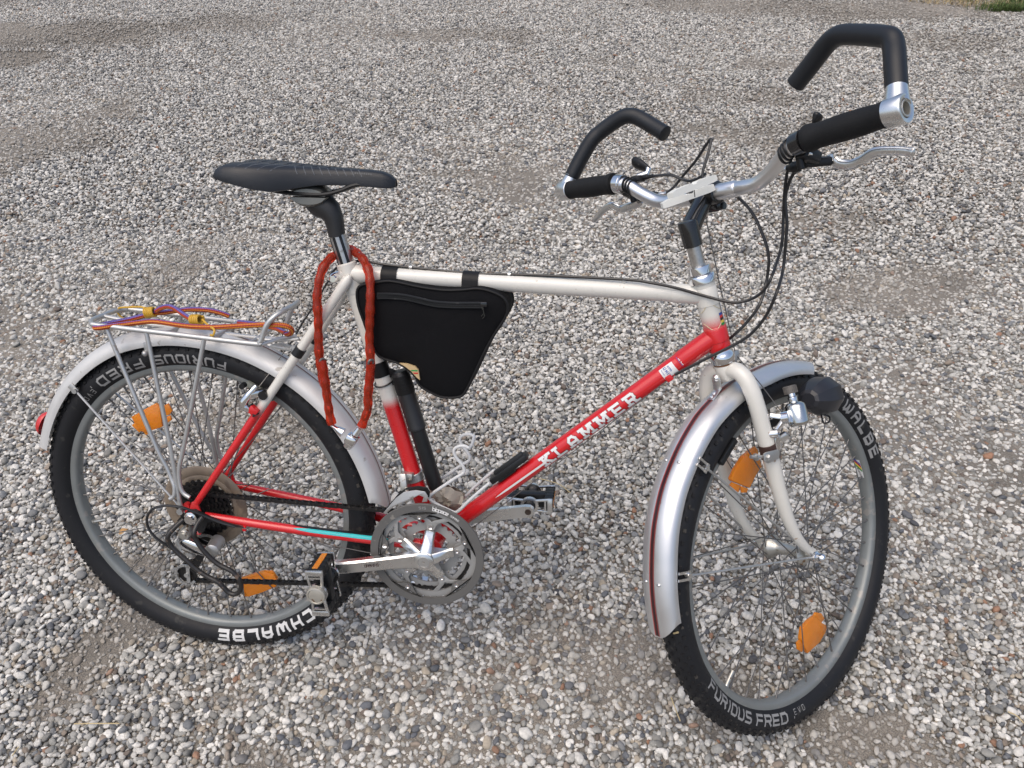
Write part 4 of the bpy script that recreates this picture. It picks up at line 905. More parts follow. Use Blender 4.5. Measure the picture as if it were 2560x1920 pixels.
MB().prism([(-0.0231,-0.088,-0.043),(-0.0092,-0.088,-0.0331),(0.0225,-0.088,-0.0461),(0.0447,-0.088,-0.0518),(0.0461,-0.088,-0.0628),(0.0278,-0.088,-0.0677),(0.0002,-0.088,-0.0626),(-0.0197,-0.088,-0.0565)], (0, .022, 0), .003).obj('parallelogram', 'chrome', rdg)
b = MB().prism([(-0.0349,-0.08,-0.0492),(-0.0273,-0.08,-0.04),(-0.0225,-0.08,-0.0646),(-0.0026,-0.08,-0.0707),(-0.0013,-0.08,-0.0818),(-0.0187,-0.08,-0.0754),(-0.0327,-0.08,-0.0629)], (0, .012, 0), .002); b.obj('link_plate', 'dull', rdg)
k2 = V((0.0418,-0.085,-0.0526)); b = MB().lathe([(-.004, .010), (-.002, .0128), (.030, .0128)], k2, (-.1, 1, .1), 20); b.obj('derailleur_knuckle', 'dull', rdg)
pu = V((0.0138,-0.046,-0.0641)); pl_ = V((-0.0382,-0.046,-0.137))
def pulley(c, r_):
    b = MB(); vs = []; n = 44
    for yy in (-.0015, .0015):
        for q in range(n): a = 2*PI*q/n; rr_ = r_+(.0018 if (q % 4) in (1, 2) else -.001); vs.append(c+V((rr_*math.cos(a), yy, rr_*math.sin(a))))
    b.add(vs, [tuple(range(n-1, -1, -1)), tuple(range(n, 2*n))]+[(q, (q+1) % n, n+(q+1) % n, n+q) for q in range(n)])
    b.lathe([(-.005, .0055), (.005, .0055)], c, (0, 1, 0), 12); b.obj('jockey_wheel', 'dark', rdg)
pulley(pu, .0190); pulley(pl_, .0190)
b = MB()
for c, a0, a1 in ((pl_, 60, 320), (pu, -40, 160)):
    for yy in (-.0065,):
        pts = [c+V((math.cos(R(a))*.0205, yy, math.sin(R(a))*.0205)) for a in np.linspace(a0, a1, 18)]
        for i in range(17): b.bar(pts[i], pts[i+1], .005, .002, up=(0, 1, 0), ext=.0008)
b.bar(pl_+V((.006, -.0065, .020)), pl_+V((.004, -.0065, -.020)), .007, .002, up=(0, 1, 0)).lathe([(-.002, .0045), (.001, .0045)], pl_+V((.002, -.0075, 0)), (0, 1, 0), 12)
b.obj('pulley_cage', 'dull', rdg)
b = MB().bar(pu+V((0, -.006, 0)), pl_+V((.014, -.006, .008)), .013, .002, up=(0, 1, 0)).bar(pu+V((0, .006, 0)), pl_+V((.0, .006, .0)), .013, .002, up=(0, 1, 0)); b.obj('pulley_cage', 'dark', rdg)
cab('cable_housing', [(0.0832,-0.07,-0.0073),(0.0582,-0.074,0.0013),(0.0325,-0.08,0.0146),(0.0143,-0.086,0.0259),(-0.0026,-0.09,0.0338),(-0.0187,-0.092,0.0363),(-0.0351,-0.094,0.0365),(-0.0589,-0.094,0.0278),(-0.0728,-0.094,0.0097),(-0.0743,-0.094,-0.0109),(-0.0653,-0.094,-0.029),(-0.0504,-0.092,-0.0437),(-0.0364,-0.088,-0.0571)], .0025)
cab('gear_cable', [V((0.0832,-0.07,-0.0073)), BBP+V((-.03, -.05, -.022))], .0008, 'steel')
MB().box((0.099,-0.066,-0.0119), (.007, .006, .010), None, .0015).obj('cable_stop', 'red', bike)
# rear cantilever brake
for sg in (-1, 1):
    br = empty('rear_brake', bike); q0 = V((0.1248,-0.056,0.2437)); q0 = V((q0.x, -q0.y*sg if False else .056*sg, q0.z))
    q1 = V((0.1237,-0.058,0.2476)); q1.y = .058*sg; q2 = V((0.1152,-0.058,0.2323)); q2.y = .058*sg
    b = MB().tube(catmull([V((q2.x+.010, .055*sg, q2.z-.012)), q2, q1, V((q1.x+.016, .052*sg, q1.z+.020))], 4), [.0055, .0065, .0078, .0082, .0080, .0078, .0074, .007, .0068, .0064, .006, .0055, .004], 12)
    b.bar(q1+V((.004, 0, .004)), V((q1.x+.034, .030*sg, q1.z+.004)), .013, .012, bev=.003)
    b.obj('brake_arm', 'chrome', br)
    b = MB().lathe([(-.012, .0080), (.012, .0080)], q1+V((.026, -.016*sg, .002)), (0, 1, 0), 14).lathe([(-.010, .0065), (.012, .0065)], q2+V((.014, -.004*sg, -.010)), (.5, .1*sg, -.8), 12).lathe([(-.006, .005), (.006, .005)], q1+V((-.006, 0, .020)), (0, 1, 0), 12); b.obj('brake_pivot', 'plastic', br)
    pc = rpos(.2775, R(62), .0185*sg); tg = V((-math.sin(R(62)), 0, math.cos(R(62)))); MB().bar(pc-tg*.028, pc+tg*.028, .011, .010, bev=.002).obj('brake_pad', mat('grey green brake pad', (.16, .17, .15), .7), br)
    bq = V((0.1317,-0.058,0.2214)); bq.y = .055*sg; MB().box(bq, (.017, .012, .015), Matrix.Rotation(R(40), 3, 'Y'), .002).obj('brake_boss', 'red', br)
MB().tube([V((0.1326,-0.058,0.2499)), V((0.1544,-0.03,0.2836)), V((0.1745,-0.006,0.3182))], .0009, 6).obj('brake_wire', 'steel', bike)
MB().tube([V((.13, .058, .225)), V((.17, .006, .365))], .0009, 6).obj('brake_wire', 'steel', bike)
MB().tube(catmull([V((0.1745,-0.006,0.3182)), V((0.1885,-0.004,0.337)), V((0.208,0,0.3704)), V((0.2323,0,0.405)), V((0.2564,0,0.4444)), V((.262, .002, .445))], 4), .0016, 6).obj('brake_wire', 'cable', bike)
b = MB().bar(V((0.1554,-0.01,0.3285)), V((0.1993,-0.02,0.3284)), .016, .006, up=(0, 0, 1), bev=.001).lathe([(-.004, .006), (.003, .006)], V((0.2046,-0.034,0.3339)), (0, 1, 0), 12); b.bar(V((0.1596,0.004,0.3269)), V((0.2053,-0.034,0.3331)), .014, .004, up=(0, 0, 1)); b.obj('rack_bracket', 'rack', bike)
for sg in (-1, 1):
    a = V((.2985, .021*sg, .4545)); e = V((.0085, .064*sg, .030)); c = a.lerp(e, .52) if sg > 0 else a.lerp(e, .50)
    q = V((0.2167,-0.04,0.3265)); t = (q-a).dot((e-a).normalized()); c = a+(e-a).normalized()*t
    MB().tube([c-(e-a).normalized()*.008, c+(e-a).normalized()*.008], .0102, 14).obj('clamp_band', 'plastic', bike)
# front derailleur
fd = empty('front_derailleur', bike)
cc = BBP+su*(V((0.4057,0,0.094))-BBP).dot(su)
MB().lathe([(-.008, .0158), (-.007, .0168), (.007, .0168), (.008, .0158)], cc, su, 24).obj('band_clamp', 'dull', fd)
b = MB().bar((0.3895,-0.02,0.1083), (0.3951,-0.028,0.0779), .013, .018, bev=.002).bar((0.381,-0.012,0.1188), (0.3821,-0.014,0.1001), .004, .004).bar((0.386,-0.016,0.1014), (0.4076,-0.018,0.1015), .014, .012, bev=.002); b.obj('derailleur_link', 'hub', fd)
cg = [(0.3624,-0.06,0.0456),(0.371,-0.06,0.0572),(0.3853,-0.06,0.0769),(0.4006,-0.06,0.0911),(0.4225,-0.06,0.0972),(0.4389,-0.06,0.0959),(0.4442,-0.06,0.0875),(0.4428,-0.06,0.0769),(0.4332,-0.06,0.0744),(0.4366,-0.06,0.0852),(0.4279,-0.06,0.0879),(0.4169,-0.06,0.0802),(0.403,-0.06,0.0721),(0.3892,-0.06,0.0658),(0.3765,-0.06,0.0548),(0.3665,-0.06,0.043)]
MB().prism(cg, (0, .0018, 0), .0005).obj('cage_plate', 'dull', fd)
cg2 = [(x, y+.016, z) for x, y, z in cg]; MB().prism(cg2, (0, .0018, 0), .0005).obj('cage_plate', 'dark', fd)
MB().bar((0.3979,-0.03,0.0792), (0.4081,-0.058,0.0812), .016, .006, bev=.001).obj('derailleur_arm', 'hub', fd)
# chain --------------------------------------------------------------------
chn = empty('chain', bike)
def arc(c, r, a0, a1, n, y0, y1):
    return [V((c[0]+r*math.cos(R(a0+(a1-a0)*i/n)), y0+(y1-y0)*i/n, c[2]+r*math.sin(R(a0+(a1-a0)*i/n)))) for i in range(n+1)]
YS, YC = -.040, -.0448
cp = arc((0, 0, 0), .0380, 260, 100, 16, YS, YS)                     # over the back of the sprocket (clockwise)
cp += arc(tuple(BBP), .0765, 95, -95, 24, YC, YC)                    # round the front of the middle ring
cp += arc(tuple(pl_), .0185, -80, -210, 10, YS-.003, YS)             # lower pulley
cp += arc(tuple(pu), .0185, -40, 60, 8, YS, YS)                      # upper pulley
cp.append(cp[0].copy())
ds = [0]
for i in range(1, len(cp)): ds.append(ds[-1]+(cp[i]-cp[i-1]).length)
NL = int(round(ds[-1]/.0127/2))*2; pit = ds[-1]/NL
def at_len(s_):
    s_ = s_ % ds[-1]; i = max(0, min(len(ds)-2, int(np.searchsorted(ds, s_)-1))); t = (s_-ds[i])/max(1e-9, ds[i+1]-ds[i]); return cp[i].lerp(cp[i+1], t)
def link_mesh(w0, hh):
    b = MB()
    for sy in (-1, 1):
        pl = []
        for k in range(12):
            a = 2*PI*k/12; cx = .00635 if math.cos(a) > 1e-6 else (-.00635 if math.cos(a) < -1e-6 else 0); pl.append((cx+hh*math.cos(a), w0*sy, hh*math.sin(a) if cx else hh*.72*math.sin(a)))
        b.prism(pl, (0, .0009*sy, 0))
    for sx in (-1, 1): b.lathe([(-w0-.0004, .0036), (w0+.0004, .0036)], (.00635*sx, 0, 0), (0, 1, 0), 8)
    return b.mesh('link', M['dark'])
lm = [link_mesh(.0024, .0043), link_mesh(.0035, .0041)]
for i in range(NL):
    a = at_len(i*pit); e = at_len((i+1)*pit); d = (e-a).normalized(); y_ = V((0, 1, 0)); y_ = (y_-d*y_.dot(d)).normalized()
    o = bpy.data.objects.new('link', lm[i % 2]); COL.objects.link(o); o.parent = chn
    o.matrix_local = Matrix.Translation((a+e)/2) @ Matrix((d, y_, d.cross(y_))).transposed().to_4x4()

# ================================================================== REAR RACK
rk = empty('luggage_rack', bike); HW = .054; rr_ = .0046
zc = lambda x: .3565-.043*(x+.13)*.9/1.0*.5-.003
def rpt_(x, y, dz=0): return V((x, y, .3575-.046*(x+.15)+dz))
rail = [(-.135, -HW), (-.155, -HW*.92), (-.167, -HW*.55), (-.168, 0), (-.167, HW*.55), (-.155, HW*.92), (-.135, HW)]
loopn = [rpt_(.140, -HW), rpt_(.152, -HW, .003), rpt_(.158, -HW*.98, .014), rpt_(.166, -HW*.95, .034), rpt_(.178, -HW*.85, .049), rpt_(.189, -HW*.55, .057), rpt_(.193, 0, .059), rpt_(.189, HW*.55, .057), rpt_(.178, HW*.85, .049), rpt_(.166, HW*.95, .034), rpt_(.158, HW*.98, .014), rpt_(.152, HW, .003), rpt_(.140, HW)]
main = [rpt_(x, y) for x, y in rail]+[rpt_(0, HW)]+loopn[::-1]+[rpt_(0, -HW)]
MB().tube(catmull(main, 6, closed=True), rr_, 12, closed=True).obj('rack_rail', 'rack', rk)
for x in (-.10, -.02, .060, .13): MB().tube([rpt_(x, -HW), rpt_(x, -HW*.6, -.004), rpt_(x, HW*.6, -.004), rpt_(x, HW)], .0038, 8).obj('cross_bar', 'rack', rk)
MB().tube([rpt_(-.168, -.0), rpt_(-.10, 0, -.006), rpt_(.13, 0, -.007), rpt_(.17, 0, -.004)], .0034, 8).obj('centre_bar', 'rack', rk)
MB().tube([rpt_(.13, -.018, -.003), rpt_(.17, -.016, -.002), rpt_(.205, -.012, .004)], .0034, 8).obj('front_tongue', 'rack', rk)
MB().tube([rpt_(.155, -HW, 0), rpt_(.178, -HW*.5, .006), rpt_(.2, -.01, .008)], .0034, 8).obj('front_tongue', 'rack', rk)
for sg in (-1, 1):
    s_ = lambda pts: [V((q[0], -q[1]*sg, q[2])) for q in pts]
    l1 = [tuple(rpt_(-.126, -HW, -.002))]+[(-0.0573,-0.066,0.1472),(-0.0383,-0.068,0.1007),(-0.0313,-0.07,0.0814),(-0.0252,-0.073,0.0676),(-0.025,-0.075,0.0541),(-0.0279,-0.076,0.0463),(-0.0343,-0.077,0.0414)]
    l2 = [tuple(rpt_(-.052, -HW, -.002))]+[(-0.027,-0.067,0.1454),(-0.0217,-0.071,0.0723),(-0.0181,-0.073,0.0261)]
    l3 = [tuple(rpt_(.053, -HW, -.002))]+[(-0.0005,-0.066,0.1474),(-0.0113,-0.069,0.1117),(-0.0147,-0.071,0.0888),(-0.0133,-0.073,0.0662),(-0.0079,-0.074,0.054),(0.0037,-0.075,0.0472)]
    MB().tube(catmull(s_(l1), 4), .0040, 10).obj('rack_strut', 'rack', rk)
    MB().tube(s_(l2), [.0040, .0040, .0042, .0046], 10).obj('rack_strut', 'rack', rk)
    MB().tube(catmull(s_(l3), 4), .0040, 10).obj('rack_strut', 'rack', rk)
# kickstand behind the chainring
ks = MB().tube(catmull([(.395, .030, -.040), (.392, .055, -.070), (.380, .120, -.160), (.366, .182, -.262)], 5), [.0075, .0062], 10); ks.box((.364, .186, -.262), (.036, .026, .008), Matrix.Rotation(R(-18), 3, 'X').inverted(), .002)
ks.obj('kickstand', 'alu', bike)

# ================================================================== SADDLE AND POST
sp_ = empty('seatpost', bike)
b = MB().tube([ST-su*.02, ST+su*.105], .0136, 22); b.obj('post_tube', mat('steel post', (.5, .5, .49), .34, .9, var=.15, scale=80, spots=(60, .62, (.33, .31, .28))), sp_)
nrm = V((0, -1, 0)); ff = su.cross(nrm)
b = MB()
for a in (-38, 10, 60):
    dirv = (nrm*math.cos(R(a))+ff*-1*math.sin(R(a))); c = ST+dirv*.0137
    b.bar(c+su*.004, c+su*.050, .0048, .0006, up=dirv); b.lathe([(-.0003, .0024), (.0003, .0024)], c+su*.050, dirv, 10)
b.obj('post_groove', 'plastic', sp_)
head = [V((0.2771,0,0.5265)), V((0.2754,0,0.5402)), V((0.2728,0,0.5574)), V((0.2657,0,0.5693)), V((0.2543,0,0.5749)), V((0.2403,0,0.5791))]
b = MB(); secs = []
hp_ = [(V((0.2778,0,0.5248)), .0141, .0141), (V((0.2759,0,0.5402)), .0150, .0150), (V((0.273,0,0.5549)), .0165, .0160), (V((0.2673,0,0.5657)), .0200, .0175), (V((0.2583,0,0.5726)), .0225, .0180), (V((0.2472,0,0.5777)), .0215, .0180), (V((0.2393,0,0.5839)), .0185, .0175)]
for i, (c, r1_, r2_) in enumerate(hp_):
    a = hp_[max(0, i-1)][0]; e = hp_[min(len(hp_)-1, i+1)][0]; d = (e-a).normalized(); p = V((-d.z, 0, d.x))
    secs.append([c+p*r1_*math.cos(2*PI*k/18)+V((0, r2_*math.sin(2*PI*k/18), 0)) for k in range(18)])
b.loft(secs, close=True, caps=True); b.obj('post_head', mat('black worn head', (.018, .018, .019), .42, var=.2), sp_)
scl = V((0.2396,0,0.5895)); ft_ = (V((0.2602,0,0.5881))-V((0.2188,0,0.5871))).normalized(); fu = V((-ft_.z, 0, ft_.x))
if fu.z < 0: fu = -fu
b = MB()
for sgn in (1, -1):
    secs = []
    for i in range(9):
        t = -1+2*i/8; L = .030*t; h = .0165*math.sqrt(max(.03, 1-t*t))
        secs.append([scl+ft_*L+V((0, yy, 0))+fu*(sgn*hh) for yy, hh in ((-.024, .0012), (-.024, h*.75), (-.019, h), (.019, h), (.024, h*.75), (.024, .0012))])
    b.loft(secs, close=True, caps=True)
b.obj('saddle_clamp', mat('grey clamp', (.2, .2, .185), .38, .6, var=.15), sp_)
sd = empty('saddle', bike)
# loft: x, half width, crown height, edge height, lower lip height
SX = [(.100, .060, .6275, .621, .6165), (.106, .066, .6345, .624, .615), (.120, .0700, .6400, .626, .6120), (.140, .0715, .6412, .6245, .6075), (.165, .0690, .6408, .6215, .6020), (.190, .0600, .6398, .6180, .5985), (.212, .0480, .6388, .6160, .6010), (.235, .0370, .6378, .6145, .6055), (.258, .0290, .6368, .6140, .6090), (.285, .0235, .6360, .6145, .6105), (.315, .0205, .6352, .6150, .6105), (.340, .0190, .6345, .6140, .6095), (.360, .0170, .6325, .6125, .6085), (.374, .0130, .6270, .6110, .6085), (.381, .0060, .6200, .6120, .6100)]
secs = []; lower = []
for x, hw, zc_, ze, zl in SX:
    row = []
    for k in range(-9, 10):
        t = k/9; a = abs(t)
        if a <= .8:
            u = a/.8; y = hw*.93*math.sin(u*PI/2)**.9 if u else 0; z = zc_-(zc_-ze)*(u**2.6)*.75-(.003*math.exp(-(u*6)**2) if x < .30 else 0)
        else:
            u = (a-.8)/.2; y = hw*(.93+.07*math.sin(u*PI*.8)); z = zc_-(zc_-ze)*.75-(zc_-(zc_-ze)*.75-zl)*u
        row.append(V((x, y*math.copysign(1, t), z)))
    secs.append(row); lower.append([V((q.x, q.y*.94, q.z-(.0 if abs(i-9) > 7 else .013))) for i, q in enumerate(row)])
b = MB().loft(secs); b.obj('saddle_cover', 'saddle', sd, ang=60)
low = []
for row in secs: low.append([row[0]*1, V((row[0].x, row[0].y*.9, row[0].z-.001)), V((row[0].x, row[0].y*.4, row[0].z+.010)), V((row[0].x, 0, row[0].z+.012)), V((row[-1].x, row[-1].y*.4, row[-1].z+.010)), V((row[-1].x, row[-1].y*.9, row[-1].z-.001)), row[-1]*1])
b = MB().loft(low); b.add(secs[0]+low[0][1:-1][::-1], [tuple(range(len(secs[0])+len(low[0])-2))]); b.add(secs[-1]+low[-1][1:-1][::-1], [tuple(range(len(secs[-1])+len(low[-1])-2))]); b.obj('saddle_base', 'plastic', sd)
# pressed grooves: fine raised lines on the cover
def sad(x, t):
    xs = [q[0] for q in SX]; i = max(0, min(len(xs)-2, int(np.searchsorted(xs, x)-1))); f = (x-xs[i])/(xs[i+1]-xs[i]); k = (t+1)*9; j = max(0, min(17, int(k))); g = k-j
    a = secs[i][j].lerp(secs[i][j+1], g); c = secs[i+1][j].lerp(secs[i+1][j+1], g); return a.lerp(c, f)
b = MB(); b2 = MB()
for sgn in (-1, 1):
    for k in range(9):
        x = .222+k*.0125; b.tube([sad(x+.001*j, sgn*(.30+.05*j)) for j in range(9)], .00055, 5)
    for k in range(4):
        x = .150+.018*k; b.tube(catmull([sad(x+.012, sgn*.10), sad(x+.010, sgn*.28), sad(x-.004, sgn*.45), sad(x-.012, sgn*.66)], 4), .00065, 5)
    for k in range(7):
        x = .130+.022*k; b2.tube([sad(x, sgn*.05), sad(x+.006, sgn*.12), sad(x+.006, sgn*.2), sad(x+.014, sgn*.22)], .0006, 5)
b.obj('saddle_groove', mat('worn groove', (.11, .12, .135), .5), sd); b2.obj('saddle_groove', 'gloss', sd)
flatmesh('saddle_print', mat('faint print', (.05, .055, .062), .5), [[tuple(sad(.318+k*.0036+a, -.60+e)+V((0, -.0007, .0003))) for a, e in ((0, 0), (.0022, 0), (.0022, .10), (0, .10))] for k in range(8)], sd)
b = MB()
for sgn in (-1, 1): b.tube(catmull([(.345, .010*sgn, .612), (.318, .018*sgn, .611), (.295, .021*sgn, .602), (.272, .022*sgn, .5955), (.245, .022*sgn, .5935), (.205, .023*sgn, .5945), (.180, .028*sgn, .598)], 5), .0036, 8)
b.obj('saddle_rail', 'plastic', sd)
b = MB(); b.prism([(0.113,-0.03,0.6279),(0.1311,-0.03,0.6157),(0.129,-0.03,0.6068),(0.1097,-0.03,0.6124)], (0, .060, 0), .002); b.obj('saddle_loop', 'plastic', sd)

# ================================================================== THINGS CARRIED ON THE BICYCLE (own top-level objects)
# ---- frame bag
bag = thing('frame_bag', 'black nylon triangular bag strapped under the white top tube', 'bag', ROOT)
fy = -.030
outl = [V(q) for q in [(0.3191,-0.03,0.4391),(0.3267,-0.03,0.4513),(0.35,-0.03,0.4569),(0.371,-0.03,0.4613),(0.3918,-0.03,0.46),(0.428,-0.03,0.4545),(0.4666,-0.03,0.452),(0.4973,-0.03,0.4545),(0.5227,-0.03,0.4581),(0.5481,-0.03,0.4536),(0.5655,-0.03,0.4445),(0.572,-0.03,0.4295),(0.5674,-0.03,0.411),(0.5498,-0.03,0.3809),(0.5349,-0.03,0.3504),(0.5185,-0.03,0.3111),(0.5043,-0.03,0.2794),(0.4937,-0.03,0.2686),(0.4669,-0.03,0.265),(0.4453,-0.03,0.2711),(0.4243,-0.03,0.2835),(0.4158,-0.03,0.3002),(0.4012,-0.03,0.313),(0.3825,-0.03,0.3221),(0.3543,-0.03,0.3302),(0.3402,-0.03,0.3552),(0.3293,-0.03,0.3895),(0.3209,-0.03,0.4156)]]
ol = catmull(outl, 3, closed=True); n = len(ol); cen = V((sum(q.x for q in ol)/n, fy, sum(q.z for q in ol)/n))
def bagface(sgn):
    rows = []
    for k, t in enumerate((1, .95, .88, .78, .65, .5, .35, .2, .08)):
        row = []
        for q in ol:
            p = cen.lerp(q, t); bul = .013*(1-t**3.2); wr = noise.noise(V((p.x*26, p.z*16+p.x*20, sgn*3.1)))*.0035*(1-t**2)+noise.noise(V((p.x*90, p.z*40, sgn)))*.0009*(1-t**4)
            row.append(V((p.x, sgn*(-.030-bul-wr), p.z)))
        rows.append(row)
    return rows
b = MB(); f_ = bagface(1); b.loft(f_, close=True); b.add(f_[-1], [tuple(range(n))])
g_ = bagface(-1); b.loft(g_, close=True); b.add(g_[-1], [tuple(range(n))])
mid = [[V((q.x, y, q.z)) for q in ol] for y in (-.030, -.015, 0, .015, .030)]
for k in (1, 2, 3):
    for i, q in enumerate(mid[k]): d = (q-V((cen.x, q.y, cen.z))).normalized(); mid[k][i] = q+d*(.0015 if k != 2 else .0022)
b.loft(mid, close=True); b.obj('bag_body', 'cloth', bag, ang=50)
MB().tube([V((q.x, -.0315, q.z)) for q in ol], .0024, 8, closed=True).obj('piping', 'tape', bag)
MB().tube([V((q.x, .0315, q.z)) for q in ol], .0024, 8, closed=True).obj('piping', 'tape', bag)
zp = catmull([(0.3573,-0.0435,0.438),(0.3772,-0.0435,0.4393),(0.4026,-0.0435,0.4389),(0.4253,-0.0435,0.4355),(0.4505,-0.0435,0.4313),(0.4706,-0.0435,0.4306),(0.4906,-0.0435,0.4312),(0.5105,-0.0435,0.4325),(0.5308,-0.0435,0.4338)], 4)
b = MB()
for o_ in (-.0035, .0035): b.tube([q+V((0, .001, o_)) for q in zp], .0021, 6)
for k in range(len(zp)-1):
    for t in (0, .33, .66): c = zp[k].lerp(zp[k+1], t); b.box(c+V((0, .0008, 0)), (.0014, .0022, .003))
b.obj('zipper', 'plastic', bag)
pt = [(0.5295,-0.046,0.4361),(0.5401,-0.046,0.4368),(0.5312,-0.046,0.4342),(0.5338,-0.046,0.4281),(0.5354,-0.046,0.4214),(0.5311,-0.046,0.4166),(0.5331,-0.046,0.4127),(0.5365,-0.046,0.4165)]
b = MB().bar(pt[0], pt[1], .008, .004, bev=.001).bar(pt[2], pt[3], .003, .0015).tube([pt[3], pt[4], pt[5], pt[6], pt[7], pt[4]], .0011, 6); b.obj('zip_pull', 'gloss', bag)
for q0, q1 in (((0.3684,0,0.4681), (0.3769,-0.03,0.4597)), ((0.5056,0,0.4636), (0.5114,-0.03,0.4562))):
    x = V(q0).x; c = V((x, 0, .463)); secs = []
    prof = []
    for a in range(-10, 191, 20): prof.append((-math.cos(R(a))*.0166, math.sin(R(a))*.0166))
    prof = [(-.026, -.030)]+[(-.0205, -.018)]+prof+[(.0205, -.018), (.026, -.030)]
    for dx in (-.0135, .0135): secs.append([c+V((dx, y, z)) for y, z in prof])
    inn = [[V((q.x, q.y*.93, c.z+(q.z-c.z)*.94)) for q in s_] for s_ in secs]
    b = MB().loft(secs).loft(inn); m_ = len(prof)
    for i in range(m_-1): b.f += [(i, i+1, 2*m_+i+1, 2*m_+i), (m_+i, m_+i+1, 3*m_+i+1, 3*m_+i)]
    b.obj('strap', 'tape', bag)
lb = [(0.3919,-0.0395,0.3237),(0.4052,-0.0395,0.3236),(0.4185,-0.0395,0.3202),(0.4243,-0.0395,0.3146),(0.4268,-0.0395,0.2966),(0.421,-0.0395,0.3011),(0.4117,-0.0395,0.3115),(0.4012,-0.0395,0.3189)]
b = MB().prism([V(q)+V((0, -.0015, 0)) for q in lb], (0, .004, 0)); b.obj('woven_label', 'tan', bag, label='tan woven label with a green and a red stripe')
flatmesh('label_stripe', 'green', [[tuple(V(q)+V((0, -.0022, 0))) for q in [(0.411,-0.0395,0.3136),(0.4232,-0.0395,0.3146),(0.4238,-0.0395,0.3124),(0.4131,-0.0395,0.3116)]]], bag)
flatmesh('label_stripe', 'reflred', [[tuple(V(q)+V((0, -.0022, 0))) for q in [(0.4152,-0.0395,0.3092),(0.424,-0.0395,0.3099),(0.4242,-0.0395,0.3077),(0.4173,-0.0395,0.3072)]]], bag)

# ---- hand pump along the seat tube
pump = thing('air_pump', 'black bicycle pump held upright in front of the seat tube', 'pump', ROOT)
u0 = V((0.3816,-0.002,0.2914)); u1 = V((0.4145,-0.002,0.1917)); u2 = V((0.4455,-0.002,0.0757)); pa = (u2-u0).normalized()
Lu = (u1-u0).length; Lt = (u2-u0).length
MB().lathe([(-.006, .006), (-.005, .0125), (0, .0152), (.02, .0158), (Lu-.006, .0158), (Lu-.004, .0166), (Lu, .0166), (Lu+.001, .0142)], u0, pa, 24).obj('pump_handle', mat('black pump plastic', (.014, .014, .015), .4, var=.15), pump)
MB().lathe([(Lu-.002, .0138), (Lt-.01, .0138), (Lt, .0130), (Lt+.003, .009)], u0, pa, 24).obj('pump_barrel', 'plastic', pump)
b = MB(); 
for k in range(5): b.tube([u0+pa*(.002+.006*k)+V((.0005, 0, 0)), u0+pa*(.012+.006*k)], [.0162+.0002*k, .0164], 18)
b.obj('tape_wrap', 'tape', pump)
tq = V((0.3499,0,0.2976)); tc_ = BBP+su*((tq-BBP).dot(su)); b = MB()
for k in range(4): b.tube([tc_+su*(-.012+.006*k), tc_+su*(-.004+.006*k)], [.0158+.0003*(k % 2), .0161], 18)
b.bar(tc_, u0+pa*.006, .016, .005, bev=.001); b.obj('tape_wrap', 'tape', pump)
tq = V((0.3504,0,0.2726)); t2 = BBP+su*((tq-BBP).dot(su)); MB().tube([t2+V((math.cos(a)*.0165, math.sin(a)*.0165, -.28*-math.cos(a)*.0165+.004*math.sin(a))) for a in [2*PI*k/20 for k in range(20)]], .0016, 6, closed=True).obj('tie_wrap', 'cable', pump)
MB().bar(t2+V((.014, -.002, 0)), u0+pa*.028, .005, .003).obj('tie_wrap', 'cable', pump)

# ---- wire bottle cage with its black clip (bolted to the down tube)
cage = empty('bottle_cage', bike)
for sg in (-1, 1):
    pts = [(0.5487,-0.026,0.1076),(0.5326,-0.026,0.0909),(0.511,-0.026,0.0674),(0.4959,-0.026,0.0483),(0.4862,-0.026,0.0413),(0.4722,-0.026,0.0457),(0.4554,-0.026,0.0532),(0.4429,-0.026,0.0602),(0.4387,-0.026,0.0675),(0.4471,-0.026,0.0776),(0.4666,-0.026,0.0942),(0.4858,-0.026,0.1103),(0.4994,-0.026,0.1206),(0.5023,-0.026,0.1277),(0.4979,-0.026,0.1383),(0.4883,-0.026,0.15),(0.4833,-0.026,0.1604),(0.4854,-0.026,0.1685),(0.4935,-0.026,0.1736),(0.5029,-0.026,0.1745),(0.5097,-0.026,0.1714)]
    if sg > 0: pts = [(x, .026, z) for x, y, z in pts]
    MB().tube(catmull(pts, 4), .0030, 10).obj('cage_wire', 'wirew', cage)
e0 = (0.5097,-0.026,0.1714); MB().tube(catmull([e0, (e0[0]+.002, -.012, e0[2]-.002), (e0[0]+.001, .012, e0[2]-.002), (e0[0], .026, e0[2])], 5), .0030, 10).obj('cage_wire', 'wirew', cage)
k0 = V((0.5485,-0.004,0.1016)); k1 = V((0.6104,-0.004,0.1579)); kd = (k1-k0).normalized(); kn = V((-kd.z, 0, kd.x))
b = MB().bar(k0, k1, .024, .011, up=(0, 1, 0) if False else kn, bev=.002)
b.bar(k0+kd*.012+kn*.004, k1-kd*.004+kn*.004, .011, .014, up=kn, bev=.003).bar(k0+kd*.012-kn*.006, k0+kd*.05-kn*.006, .018, .008, up=kn)
b.obj('cage_clip', 'plastic', cage)
rag = thing('crumpled_wrapper', 'crumpled grey brown plastic scrap stuck in the bottle cage', 'wrapper', ROOT)
b = MB(); ro = catmull([(0.436,0,0.0831),(0.4552,0,0.0819),(0.4721,0,0.0775),(0.4891,0,0.0708),(0.4971,0,0.063),(0.4949,0,0.0487),(0.4809,0,0.0299),(0.4695,0,0.035),(0.4552,0,0.0398),(0.441,0,0.0493),(0.4338,0,0.0564)], 2, closed=True); rc = sum((V(q) for q in ro), V())/len(ro); rows = []
